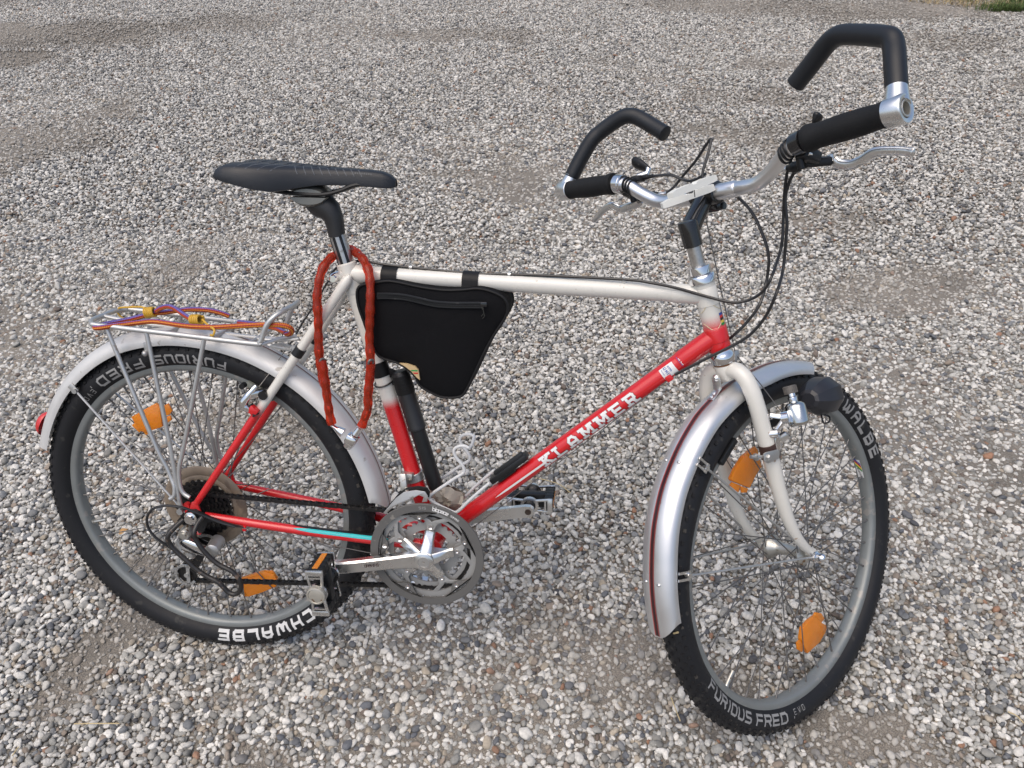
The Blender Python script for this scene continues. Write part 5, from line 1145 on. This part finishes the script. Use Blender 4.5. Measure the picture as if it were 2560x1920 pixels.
for t in (1, .8, .6, .4, .2):
    row = []
    for q in ro:
        p = rc.lerp(V(q), t); f = noise.noise(V((p.x*70, p.z*70, 1)))*.011+noise.noise(V((p.x*190, p.z*190, 5)))*.005; row.append(V((p.x, -.012*(1-t*t)-.004+f, p.z)))
    rows.append(row)
b.loft(rows, close=True); b.add(rows[-1], [tuple(range(len(ro)))])
b.loft([[V((q.x, q.y*-.6+.004, q.z)) for q in r_] for r_ in rows], close=True); b.obj('wrapper_film', 'rag', rag, ang=25)

# ---- chain lock hung round the seat post
lock = thing('chain_lock', 'orange red sleeved chain lock hanging from the seat post', 'lock', ROOT)
lp = [(0.2778,-0.066,0.2132),(0.275,-0.066,0.2254),(0.2729,-0.066,0.2458),(0.2703,-0.066,0.2775),(0.2683,-0.066,0.303),(0.2667,-0.066,0.3255)]+[(0.2648,-0.06,0.282),(0.2576,-0.055,0.324),(0.2565,-0.052,0.3638),(0.2571,-0.05,0.398),(0.2554,-0.046,0.4284),(0.2581,-0.04,0.4558),(0.2629,-0.03,0.4772),(0.2699,-0.012,0.4901),(0.2757,0.006,0.4939),(0.2835,0.021,0.4974),(0.295,0.021,0.4986),(0.31,0.004,0.4972),(0.3249,-0.012,0.4915),(0.3379,-0.027,0.4779),(0.3449,-0.04,0.4611),(0.3471,-0.048,0.4348),(0.3454,-0.05,0.396),(0.3438,-0.05,0.3614),(0.346,-0.054,0.3249),(0.344,-0.06,0.2884)]+[(0.3502,-0.066,0.3262),(0.3472,-0.066,0.3008),(0.3435,-0.066,0.2691),(0.3428,-0.066,0.2488),(0.3384,-0.066,0.2339),(0.3304,-0.066,0.2141)]
lk = catmull(lp, 8); L = [0]
for i in range(1, len(lk)): L.append(L[-1]+(lk[i]-lk[i-1]).length)
rs = [.0074+.0006*math.sin(2*PI*s_/.0235)+.0004*math.sin(2*PI*s_/.071+1) for s_ in L]
MB().tube(lk, rs, 14).obj('lock_sleeve', 'sleeve', lock)
def la(s_):
    i = max(0, min(len(L)-2, int(np.searchsorted(L, s_)-1))); t = (s_-L[i])/max(1e-9, L[i+1]-L[i]); return lk[i].lerp(lk[i+1], t)
lb_ = MB(); pts = []
for k in range(20):
    a = 2*PI*k/20; pts.append(V(((.0092 if math.cos(a) > 0 else -.0092)+.0042*math.cos(a), .0042*math.sin(a), 0)))
lb_.tube(pts, .0021, 8, closed=True); lme = lb_.mesh('chain_link', M['steel'])
k = 0; s_ = .012
while s_ < L[-1]-.012:
    c = la(s_); d = (la(s_+.004)-la(s_-.004)).normalized(); y_ = V((0, 1, 0)); y_ = (y_-d*y_.dot(d)).normalized(); z_ = d.cross(y_)
    fr = Matrix((d, y_, z_)).transposed() @ Matrix.Rotation(R(45+90*(k % 2)), 3, 'X'); o = bpy.data.objects.new('chain_link', lme); COL.objects.link(o); o.parent = lock; o.matrix_local = Matrix.Translation(c) @ fr.to_4x4(); k += 1; s_ += .0185
a0 = V((0.28,-0.062,0.2064)); a1 = V((0.2994,-0.064,0.1916)); a2 = V((0.3147,-0.066,0.1873)); a3 = V((0.3271,-0.064,0.21))
ad = (a2-a0).normalized(); b = MB().lathe([(-.012, .0035), (-.002, .0040), (.002, .0062), (.012, .0085), (.013, .0085)], a0+ad*.006, ad, 18); b.obj('lock_bolt', 'chrome', lock)
b = MB().box(a1.lerp(a2, .75)+V((0, 0, -.001)), (.019, .018, .017), Matrix((ad, V((0, 1, 0)), ad.cross(V((0, 1, 0))))).transposed(), .0025)
bd_ = (V((0.3028,-0.064,0.1718))-a3).normalized(); b.lathe([(0, .0062), (.016, .0070), (.017, .0092), (.030, .0095), (.040, .0090), (.046, .0075), (.047, .0)], a3, bd_, 20)
b.obj('lock_body', 'chrome', lock)

# ---- elastic luggage strap on the rack
strap = thing('luggage_strap', 'striped elastic luggage cord with yellow wire hooks lying on the rear rack', 'elastic cord', ROOT)
MB().tube(catmull([V(q)+V((0, 0, 0)) for q in [(0.1856,-0.018,0.3533),(0.1966,-0.026,0.3583),(0.2027,-0.034,0.3663),(0.201,-0.04,0.3732),(0.1885,-0.043,0.3769),(0.1591,-0.044,0.3757),(0.1273,-0.044,0.3723),(0.0953,-0.044,0.3682),(0.0631,-0.044,0.3647),(0.0297,-0.042,0.3628),(0.0028,-0.04,0.3632),(-0.0254,-0.036,0.3643),(-0.0507,-0.032,0.364),(-0.0729,-0.034,0.3614),(-0.0946,-0.042,0.3589),(-0.1113,-0.052,0.358),(-0.1268,-0.059,0.3557),(-0.1402,-0.06,0.3538),(-0.1463,-0.055,0.3532),(-0.1466,-0.045,0.3523),(-0.1399,-0.03,0.3532),(-0.1287,-0.016,0.354),(-0.1124,-0.004,0.3565),(-0.093,0.004,0.3615),(-0.0757,0.01,0.3657),(-0.0575,0.014,0.3679),(-0.0404,0.02,0.3701),(-0.0232,0.026,0.3723),(-0.0016,0.03,0.3734),(0.0198,0.034,0.3718),(0.0375,0.038,0.3674),(0.0518,0.042,0.3613)]], 5), .0045, 12, uvs=True).obj('cord', 'cord', strap)
MB().tube(catmull([V(q) for q in [(-0.0662,0.004,0.3725),(-0.0563,0.004,0.3783),(-0.0418,0.002,0.383),(-0.0264,-0.002,0.3818),(-0.0093,-0.01,0.376),(0.0077,-0.018,0.3709),(0.0217,-0.024,0.3678)]], 5), .0043, 12, uvs=True).obj('cord', 'cord', strap)
MB().tube(catmull([V(q) for q in [(0.0688,0.04,0.3517),(0.1043,0.036,0.3513),(0.1448,0.02,0.3519),(0.1788,-0.006,0.352)]], 5), .0043, 12, uvs=True).obj('cord', 'cord', strap)
def hook(c0, c1, wire):
    a = V(c0); e = V(c1); d = (e-a).normalized(); e1 = d.orthogonal().normalized(); e2 = d.cross(e1); Ln = (e-a).length; pts = []
    for k in range(6*12+1):
        t = k/72; an = 2*PI*5*t; pts.append(a+d*Ln*t+(e1*math.cos(an)+e2*math.sin(an))*.0080)
    h = MB().tube(pts, .0021, 7); h.tube(catmull([V(q) for q in wire], 5), .0019, 8); h.obj('hook', 'hook', strap)
hook((-0.0867,0.004,0.3678), (-0.07,0.006,0.3704), [(-0.0854,0.004,0.377),(-0.1027,0.012,0.3758),(-0.1329,0.026,0.3694),(-0.1556,0.036,0.3647),(-0.1671,0.042,0.3587),(-0.1675,0.044,0.3508),(-0.1578,0.04,0.3444),(-0.1394,0.03,0.3429),(-0.1212,0.02,0.3481)])
hook((0.0162,-0.022,0.3687), (0.0349,-0.026,0.3711), [(0.0387,-0.028,0.3725),(0.0491,-0.036,0.3691),(0.0601,-0.044,0.3664),(0.071,-0.052,0.3644),(0.074,-0.056,0.3604),(0.0708,-0.056,0.3542),(0.0633,-0.05,0.3526)])

# ---- clothes peg on the stem
peg = thing('clothes_peg', 'white plastic clothes peg clipped beside the black stem', 'clothes peg', ROOT)
for pa_, pb_, th, hgt_ in (((-0.025,0.0185,0.652), (0.0485,-0.0252,0.652), .009, .0115), ((-0.0698,-0.0423,0.672), (0.0306,-0.0452,0.668), .009, .0105)):
    a = V(pa_); e = V(pb_); d = (e-a).normalized(); sd_ = V((0, 0, 1)).cross(d).normalized(); upv = d.cross(sd_)
    b = MB(); secs = []
    for t, h0, h1 in ((0, -.45, .25), (.12, -.5, .45), (.42, -.5, .5), (.47, -.5, .25), (.53, -.5, .25), (.58, -.5, .5), (.9, -.5, .5), (1, -.4, .4)):
        c = a.lerp(e, t); secs.append([c+sd_*.0055*s1+upv*hgt_*h_ for s1, h_ in ((-1, h0), (1, h0), (1, h1), (-1, h1))])
    b.loft(secs, close=True, caps=True); b.obj('peg_half', 'peg', peg, FM, ang=20)
c = (V((-0.025,0.0185,0.652)).lerp(V((0.0485,-0.0252,0.652)), .5)+V((-0.0698,-0.0423,0.672)).lerp(V((0.0306,-0.0452,0.668)), .47))/2
b = MB(); b.lathe([(-.0065, .0030), (.0065, .0030)], c, (.3, .95, 0), 12); b.tube([c+V((.002, -.006, -.010)), c+V((.004, -.0063, 0)), c+V((.006, -.006, .010))], .0008, 6); b.obj('peg_spring', 'steel', peg, FM)

# ================================================================== GROUND
def ground_mat():
    m = bpy.data.materials.new('sandy ground'); m.use_nodes = True; n, l = nt(m); b = n['Principled BSDF']
    tc = n.new('ShaderNodeTexCoord'); g = n.new('ShaderNodeTexNoise'); g.inputs['Scale'].default_value = 2.2; g.inputs['Detail'].default_value = 8; l.new(tc.outputs['Object'], g.inputs['Vector'])
    r = n.new('ShaderNodeValToRGB'); e = r.color_ramp.elements; e[0].position = .3; e[0].color = (.16, .148, .13, 1); e[1].position = .7; e[1].color = (.27, .247, .215, 1)
    l.new(g.outputs[0], r.inputs[0])
    f = n.new('ShaderNodeTexNoise'); f.inputs['Scale'].default_value = 420; f.inputs['Detail'].default_value = 4; l.new(tc.outputs['Object'], f.inputs['Vector'])
    r2 = n.new('ShaderNodeValToRGB'); e = r2.color_ramp.elements; e[0].position = .35; e[0].color = (.6, .6, .6, 1); e[1].position = .68; e[1].color = (1.3, 1.28, 1.25, 1); l.new(f.outputs[0], r2.inputs[0])
    mx = n.new('ShaderNodeMix'); mx.data_type = 'RGBA'; mx.blend_type = 'MULTIPLY'; mx.inputs[0].default_value = 1; l.new(r.outputs[0], mx.inputs[6]); l.new(r2.outputs[0], mx.inputs[7])
    # beyond the built stones: speckle like gravel
    v = n.new('ShaderNodeTexVoronoi'); v.inputs['Scale'].default_value = 95; l.new(tc.outputs['Object'], v.inputs['Vector'])
    r3 = n.new('ShaderNodeValToRGB'); e = r3.color_ramp.elements; e[0].color = (.16, .155, .145, 1); e[1].color = (.52, .5, .46, 1); l.new(v.outputs['Color'], r3.inputs[0])
    sx = n.new('ShaderNodeSeparateXYZ'); l.new(tc.outputs['Object'], sx.inputs[0]); mr = n.new('ShaderNodeMapRange'); mr.inputs[1].default_value = 7.2; mr.inputs[2].default_value = 8.4; l.new(sx.outputs[1], mr.inputs[0])
    m2 = n.new('ShaderNodeMix'); m2.data_type = 'RGBA'; l.new(mr.outputs[0], m2.inputs[0]); l.new(mx.outputs[2], m2.inputs[6]); l.new(r3.outputs[0], m2.inputs[7])
    l.new(m2.outputs[2], b.inputs['Base Color']); b.inputs['Roughness'].default_value = .95; b.inputs['Specular IOR Level'].default_value = .2
    bp = n.new('ShaderNodeBump'); bp.inputs['Strength'].default_value = .9; bp.inputs['Distance'].default_value = .003; l.new(f.outputs[0], bp.inputs['Height']); l.new(bp.outputs[0], b.inputs['Normal'])
    return m
gb = MB(); gx = list(np.linspace(-7, 6, 66)); gy = list(np.linspace(-2, 8, 51)); vs = []; 
def gz(x, y): return -.006+.006*noise.noise(V((x*1.1, y*1.1, 3)))+.003*noise.noise(V((x*4, y*4, 9)))
xx = [-150, -30]+gx+[30, 150]; yy = [-150, -20]+gy+[30, 150]
for y in yy:
    for x in xx: vs.append((x, y, gz(x, y) if -6.9 < x < 5.9 and -1.9 < y < 7.9 else -.006))
W_ = len(xx); gb.add(vs, [(j*W_+i, j*W_+i+1, (j+1)*W_+i+1, (j+1)*W_+i) for j in range(len(yy)-1) for i in range(W_-1)])
go = gb.obj('ground', ground_mat()); go['kind'] = 'structure'

# ---- pebbles
def pebble_mat():
    m = bpy.data.materials.new('pebbles'); m.use_nodes = True; n, l = nt(m); b = n['Principled BSDF']
    at = n.new('ShaderNodeAttribute'); at.attribute_type = 'INSTANCER'; at.attribute_name = 'tone'
    cr = n.new('ShaderNodeValToRGB'); cr.color_ramp.interpolation = 'CONSTANT'; e = cr.color_ramp.elements
    cols = [(0, (.64, .62, .575)), (.20, (.54, .525, .485)), (.36, (.44, .43, .40)), (.50, (.33, .325, .30)), (.64, (.23, .226, .21)), (.76, (.175, .182, .188)), (.83, (.115, .122, .135)), (.885, (.38, .33, .26)), (.925, (.25, .205, .165)), (.955, (.15, .12, .10)), (.978, (.27, .15, .095)), (.986, (.07, .072, .08))]
    e[0].position = 0; e[0].color = (*cols[0][1], 1); e[1].position = cols[1][0]; e[1].color = (*cols[1][1], 1)
    for p_, c in cols[2:]: q = e.new(p_); q.color = (*c, 1)
    l.new(at.outputs['Fac'], cr.inputs[0])
    a2 = n.new('ShaderNodeAttribute'); a2.attribute_type = 'INSTANCER'; a2.attribute_name = 'shade'
    tc = n.new('ShaderNodeTexCoord'); ad = n.new('ShaderNodeVectorMath'); l.new(tc.outputs['Object'], ad.inputs[0])
    cm = n.new('ShaderNodeCombineXYZ'); ml = n.new('ShaderNodeMath'); ml.operation = 'MULTIPLY'; ml.inputs[1].default_value = 97; l.new(at.outputs['Fac'], ml.inputs[0]); l.new(ml.outputs[0], cm.inputs[0]); l.new(cm.outputs[0], ad.inputs[1])
    nz = n.new('ShaderNodeTexNoise'); nz.inputs['Scale'].default_value = 2.4; nz.inputs['Detail'].default_value = 5; l.new(ad.outputs[0], nz.inputs['Vector'])
    mr = n.new('ShaderNodeMapRange'); mr.inputs[1].default_value = .25; mr.inputs[2].default_value = .75; mr.inputs[3].default_value = .78; mr.inputs[4].default_value = 1.18; l.new(nz.outputs[0], mr.inputs[0])
    mm = n.new('ShaderNodeMath'); mm.operation = 'MULTIPLY'; l.new(mr.outputs[0], mm.inputs[0]); l.new(a2.outputs['Fac'], mm.inputs[1])
    mx = n.new('ShaderNodeVectorMath'); mx.operation = 'SCALE'; l.new(cr.outputs[0], mx.inputs[0]); l.new(mm.outputs[0], mx.inputs['Scale'])
    # dust settled in sandy places
    a3 = n.new('ShaderNodeAttribute'); a3.attribute_type = 'INSTANCER'; a3.attribute_name = 'dust'
    m3 = n.new('ShaderNodeMix'); m3.data_type = 'RGBA'; m3.inputs[7].default_value = (.29, .265, .23, 1); l.new(a3.outputs['Fac'], m3.inputs[0]); l.new(mx.outputs[0], m3.inputs[6])
    l.new(m3.outputs[2], b.inputs['Base Color']); b.inputs['Roughness'].default_value = .72; b.inputs['Specular IOR Level'].default_value = .3
    return m
PM = pebble_mat()
pcol = bpy.data.collections.new('pebble shapes')     # shapes only; instanced by the gravel
for k in range(14):
    bm = bmesh.new(); bmesh.ops.create_icosphere(bm, subdivisions=3 if k < 7 else 2, radius=1); rg = random.Random(100+k)
    cuts = [(V((rg.gauss(0, 1), rg.gauss(0, 1), rg.gauss(0, 1))).normalized(), rg.uniform(.62, .9)) for _ in range(rg.randint(4, 8))]
    sx, sy, sz = 1, rg.uniform(.62, .92), rg.uniform(.42, .66); so = V((k*7.3, k*1.7, 0))
    for v_ in bm.verts:
        q = v_.co.copy()
        for nn, dd0 in cuts:
            d = q.dot(nn)-dd0
            if d > 0: q -= nn*d*.82
        q *= 1+.13*noise.noise(q*1.3+so)+.05*noise.noise(q*3.1+so)
        v_.co = V((q.x*sx, q.y*sy, q.z*sz))
    me = bpy.data.meshes.new('pebble_shape'); bm.to_mesh(me); bm.free(); me.materials.append(PM)
    for p in me.polygons: p.use_smooth = True
    pcol.objects.link(bpy.data.objects.new('pebble_shape', me))
def bare(X, Y):
    """0..1: how bare (sandy) the ground is"""
    def n2(x, y, s, seed):
        r_ = np.random.default_rng(seed); G = r_.random((64, 64)); xi = x*s; yi = y*s; x0 = np.floor(xi).astype(int); y0 = np.floor(yi).astype(int); fx = xi-x0; fy_ = yi-y0; fx = fx*fx*(3-2*fx); fy_ = fy_*fy_*(3-2*fy_)
        g = lambda a, c: G[a % 64, c % 64]
        return (g(x0, y0)*(1-fx)+g(x0+1, y0)*fx)*(1-fy_)+(g(x0, y0+1)*(1-fx)+g(x0+1, y0+1)*fx)*fy_
    f = .55*n2(X, Y, 1.3, 1)+.3*n2(X, Y, 3.4, 2)+.15*n2(X, Y, 9, 3)
    v_ = np.clip((f-.66)/.12, 0, 1)*.6
    blobs = BLOBS
    for (cx, cy, rx, ry, rot, s_) in blobs:
        c, s2 = math.cos(rot), math.sin(rot); dx = (X-cx)*c+(Y-cy)*s2; dy = -(X-cx)*s2+(Y-cy)*c
        d = np.sqrt((dx/rx)**2+(dy/ry)**2)+.45*(n2(X, Y, 6, 5)-.5)+.35*(n2(X, Y, 14, 6)-.5)
        v_ = np.maximum(v_, s_*np.clip((1.15-d)/.45, 0, 1))
    return v_
def gp(q): return (q[0], q[1])
def blob(q, r1_, r2_, rot, s_): return (q[0], q[1], r1_, r2_, rot, s_)
BLOBS = [blob((-0.3252,0.04,0), .085, .05, .3, .95), blob((-0.2033,-0.0518,0), .085, .055, -.5, .95), blob((-0.2643,-0.1399,0), .11, .05, 1.0, .85), blob((-0.2719,-0.236,0), .09, .05, 1.2, .7), blob((-0.2528,0.062,0), .05, .04, 0, .8),
 blob((1.0327,-0.0624,0), .045, .035, 0, .8), blob((1.0001,-0.1481,0), .05, .03, .3, .75), blob((1.258,-0.147,0), .10, .04, .5, .85), blob((1.1873,-0.129,0), .06, .04, .2, .7), blob((1.3526,-0.1866,0), .08, .05, .2, .6), blob((0.1619,-0.3301,0), .08, .03, 0, .5), blob((0.0618,-0.2238,0), .05, .03, 0, .5), blob((0.2505,0.0905,0), .04, .03, 0, .6),
 blob((-3.3625,4.53,0), .9, .45, .15, .8), blob((-3.3523,3.944,0), .5, .25, .1, .9), blob((-2.3043,4.9179,0), .5, .3, .1, .55), blob((-0.2453,1.2446,0), .15, .1, 0, .5), blob((-2.061,2.5826,0), .4, .2, .1, .55), blob((2.5376,5.5735,0), 1.1, .35, .1, .75), blob((1.5528,5.6782,0), .8, .3, 0, .7), blob((2.6293,4.6917,0), .6, .25, 0, .5), blob((1.7372,1.5126,0), .3, .16, .3, .6), blob((1.5783,1.9917,0), .2, .12, .1, .4)]
def layer(sp, x0, x1, y0, y1, jit=.42):
    nx = int((x1-x0)/sp); ny = int((y1-y0)/(sp*.866)); I, J = np.meshgrid(np.arange(nx), np.arange(ny)); X = x0+(I+.5*(J % 2))*sp; Y = y0+J*sp*.866
    X = X.ravel()+rng.uniform(-jit, jit, X.size)*sp; Y = Y.ravel()+rng.uniform(-jit, jit, Y.size)*sp
    return X, Y
def inview(X, Y, mar):
    # ground trapezoid seen by the camera, widened by `mar` metres
    t = np.clip((Y+.40)/6.2, -.1, 1.12); xl = -.32+t*(-4.35)-mar*(1+.6*t); xr = 1.60+t*2.35+mar*(1+.6*t)
    return (X > xl) & (X < xr)
parts_ = []
def put(X, Y, a_med, a_sig, z_off, tilt, keep, lo, hi, dustk):
    B_ = bare(X, Y); k = rng.random(X.size) > B_*keep; X, Y, B_ = X[k], Y[k], B_[k]; n_ = X.size
    a = np.clip(a_med*np.exp(rng.normal(0, a_sig, n_)), lo, hi)
    Z = np.array([0.0]*n_); Z += -.006+.004*np.sin(X*2.1+1)*np.sin(Y*1.7)+z_off*a+rng.uniform(-.25, .25, n_)*a-B_*a*.35
    rot = np.stack([rng.normal(0, tilt, n_), rng.normal(0, tilt, n_), rng.uniform(0, 2*PI, n_)], 1)
    sc = a[:, None]*np.stack([rng.uniform(.9, 1.15, n_), rng.uniform(.8, 1.1, n_), rng.uniform(.85, 1.15, n_)], 1)
    parts_.append((np.stack([X, Y, Z], 1), rot, sc, rng.random(n_), rng.uniform(.82, 1.16, n_), np.clip(B_*.75*dustk+rng.uniform(0, .12, n_)+.16*np.clip((Y-1.5)/3, 0, 1), 0, 1), rng.integers(0, 14, n_)))
def sel(X, Y, mar, ylo=-9, yhi=99): k = inview(X, Y, mar) & (Y > ylo) & (Y <= yhi); return X[k], Y[k]
X, Y = sel(*layer(.0098, -3.5, 4.2, -.75, 1.7), .35); put(X, Y, .0046, .28, .15, .5, .55, .002, .008, 1)          # fine stones near
X, Y = sel(*layer(.0118, -3.5, 4.2, -.75, 1.7), .35); put(X, Y, .0064, .22, .50, .38, .93, .004, .011, 1)          # pea gravel near
X, Y = sel(*layer(.030, -3.5, 4.2, -.75, 1.7), .35); k = rng.random(X.size) < .65; put(X[k], Y[k], .0082, .22, .80, .3, .9, .005, .0140, .9)    # larger ones on top
X, Y = sel(*layer(.0135, -6.5, 6, 1.7, 7.3), .3); put(X, Y, .0072, .22, .45, .4, .9, .004, .012, 1)               # further off
X, Y = sel(*layer(.034, -6.5, 6, 1.7, 7.3), .3); k = rng.random(X.size) < .7; put(X[k], Y[k], .0088, .22, .85, .35, .9, .005, .0140, .8)
pos, rot, sc, tone, shade, dust, idx = [np.concatenate([p[i] for p in parts_]) for i in range(7)]
N_ = len(pos); gm = bpy.data.meshes.new('gravel'); gm.vertices.add(N_); gm.vertices.foreach_set('co', pos.astype(np.float32).ravel())
for nm_, ty, dat in (('rot', 'FLOAT_VECTOR', rot), ('scl', 'FLOAT_VECTOR', sc), ('tone', 'FLOAT', tone), ('shade', 'FLOAT', shade), ('dust', 'FLOAT', dust), ('idx', 'INT', idx)):
    at = gm.attributes.new(nm_, ty, 'POINT')
    if ty == 'FLOAT_VECTOR': at.data.foreach_set('vector', dat.astype(np.float32).ravel())
    else: at.data.foreach_set('value', dat.astype(np.float32 if ty == 'FLOAT' else np.int32).ravel())
grv = bpy.data.objects.new('gravel', gm); COL.objects.link(grv); grv['kind'] = 'stuff'; gm.materials.append(PM)
ng = bpy.data.node_groups.new('scatter gravel', 'GeometryNodeTree'); ng.interface.new_socket('Geometry', in_out='INPUT', socket_type='NodeSocketGeometry'); ng.interface.new_socket('Geometry', in_out='OUTPUT', socket_type='NodeSocketGeometry')
gn = ng.nodes; gl = ng.links; gi = gn.new('NodeGroupInput'); g0 = gn.new('NodeGroupOutput'); iop = gn.new('GeometryNodeInstanceOnPoints'); ci = gn.new('GeometryNodeCollectionInfo')
ci.inputs['Collection'].default_value = pcol; ci.inputs['Separate Children'].default_value = True; ci.inputs['Reset Children'].default_value = True
def named(nm_, ty):
    q = gn.new('GeometryNodeInputNamedAttribute'); q.data_type = ty; q.inputs['Name'].default_value = nm_; return q.outputs['Attribute']
er = gn.new('FunctionNodeEulerToRotation'); gl.new(named('rot', 'FLOAT_VECTOR'), er.inputs[0])
gl.new(gi.outputs[0], iop.inputs['Points']); gl.new(ci.outputs[0], iop.inputs['Instance']); iop.inputs['Pick Instance'].default_value = True
gl.new(named('idx', 'INT'), iop.inputs['Instance Index']); gl.new(er.outputs[0], iop.inputs['Rotation']); gl.new(named('scl', 'FLOAT_VECTOR'), iop.inputs['Scale']); gl.new(iop.outputs[0], g0.inputs[0])
md = grv.modifiers.new('scatter', 'NODES'); md.node_group = ng
print('pebbles', N_)

# ---- dry grass verge at the far edge, and odd bits on the gravel
gv0 = V((2.7993,5.8307,0)); gv1 = V((3.1777,5.6664,0)); gv2 = V((3.5287,5.5712,0))
b = MB(); rg = random.Random(5); gq = []
def blade_at(bm_, x, y, h, ln, wd):
    a = rg.uniform(0, 2*PI); dx, dy = math.cos(a)*ln, math.sin(a)*ln; px, py = -math.sin(a)*wd, math.cos(a)*wd
    bm_.add([(x-px, y-py, -.004), (x+px, y+py, -.004), (x+dx*.5+px*.7, y+dy*.5+py*.7, h*.75), (x+dx*.5-px*.7, y+dy*.5-py*.7, h*.75), (x+dx, y+dy, h)], [(0, 1, 2, 3), (3, 2, 4)])
dry = MB(); grn = MB()
for _ in range(9000):
    t = rg.random(); x = gv0.x+(6.2-gv0.x)*t; edge = float(np.interp(x, [gv0.x, gv1.x, gv2.x, 6.2], [gv0.y, gv1.y, gv2.y, gv2.y-.1])); y = edge+abs(rg.gauss(0, .55)); 
    blade_at(dry, x, y, rg.uniform(.008, .05), rg.uniform(.02, .07), .0018)
for _ in range(4200):
    c = rg.choice([(gv2.x-.08, gv2.y+.02), (gv2.x+.15, gv2.y+.25), (gv2.x+.05, gv2.y+.5), (gv2.x+.5, gv2.y+.3), (gv2.x-.3, gv2.y+.45)]); blade_at(grn, rg.gauss(c[0], .10), max(gv2.y-.02, rg.gauss(c[1], .08)), rg.uniform(.015, .06), rg.uniform(.01, .05), .0022)
o = dry.obj('dry_grass', mat('dry grass', (.40, .31, .17), .8, var=.3, scale=30)); o['kind'] = 'stuff'
o = grn.obj('green_grass', mat('green grass', (.07, .11, .025), .7, var=.3, scale=30)); o['kind'] = 'stuff'
def straw(lab, pts, r=.0011, m='straw', cat='straw'):
    s_ = MB().tube(catmull([V((q[0], q[1], q[2]+.012)) for q in pts], 4), r, 6).obj('straw', m); s_['label'] = lab; s_['category'] = cat
straw('short pale straw lying flat on the gravel below the rear wheel', [(-0.2078,-0.3157,0),(-0.1687,-0.3099,0),(-0.123,-0.3041,0)])
straw('thin dry stalk on the gravel left of the front tyre', [(0.9048,-0.1206,0),(0.9129,-0.1452,0),(0.9209,-0.1673,0)])
straw('curved tan stalk on the gravel beside the far pedal', [(0.5851,0.4365,0),(0.615,0.4301,0),(0.6452,0.419,0),(0.6725,0.395,0)])
straw('pale bent stem at the bottom right of the gravel', [(1.5238,-0.0726,0),(1.5364,-0.0784,0),(1.5452,-0.0927,0)])
straw('straw bit lying at the lower left corner', [(-0.2859,-0.3872,0),(-0.2856,-0.3768,0),(-0.2849,-0.3697,0)])
def leaf(lab, q, a, s_):
    b = MB(); c = V((q[0], q[1], q[2]+.013)); d = V((math.cos(a), math.sin(a), .15)); p = V((-math.sin(a), math.cos(a), .1)); rows = []
    for i in range(7):
        t = i/6; wv = s_*.34*math.sin(PI*min(1, t*1.05)**.8)+.0004; rows.append([c+d*s_*(t-.5)+p*wv*k+V((0, 0, abs(k)*s_*.12+.004*math.sin(t*3))) for k in (-1, -.5, 0, .5, 1)])
    b.loft(rows); o = b.obj('fallen_leaf', 'leaf'); o['label'] = lab; o['category'] = 'leaf'
leaf('small yellow brown leaf on the gravel inside the rear wheel', (-0.3641,0.1415,0), .7, .022)
b = MB(); q = V((0.6972,0.4171,0)); 
MB().tube([V((-0.282,-0.012,0.0392)), V((-0.2791,-0.02,0.0422))], .0016, 6).obj('wood_splinter', 'straw', gf, FM)
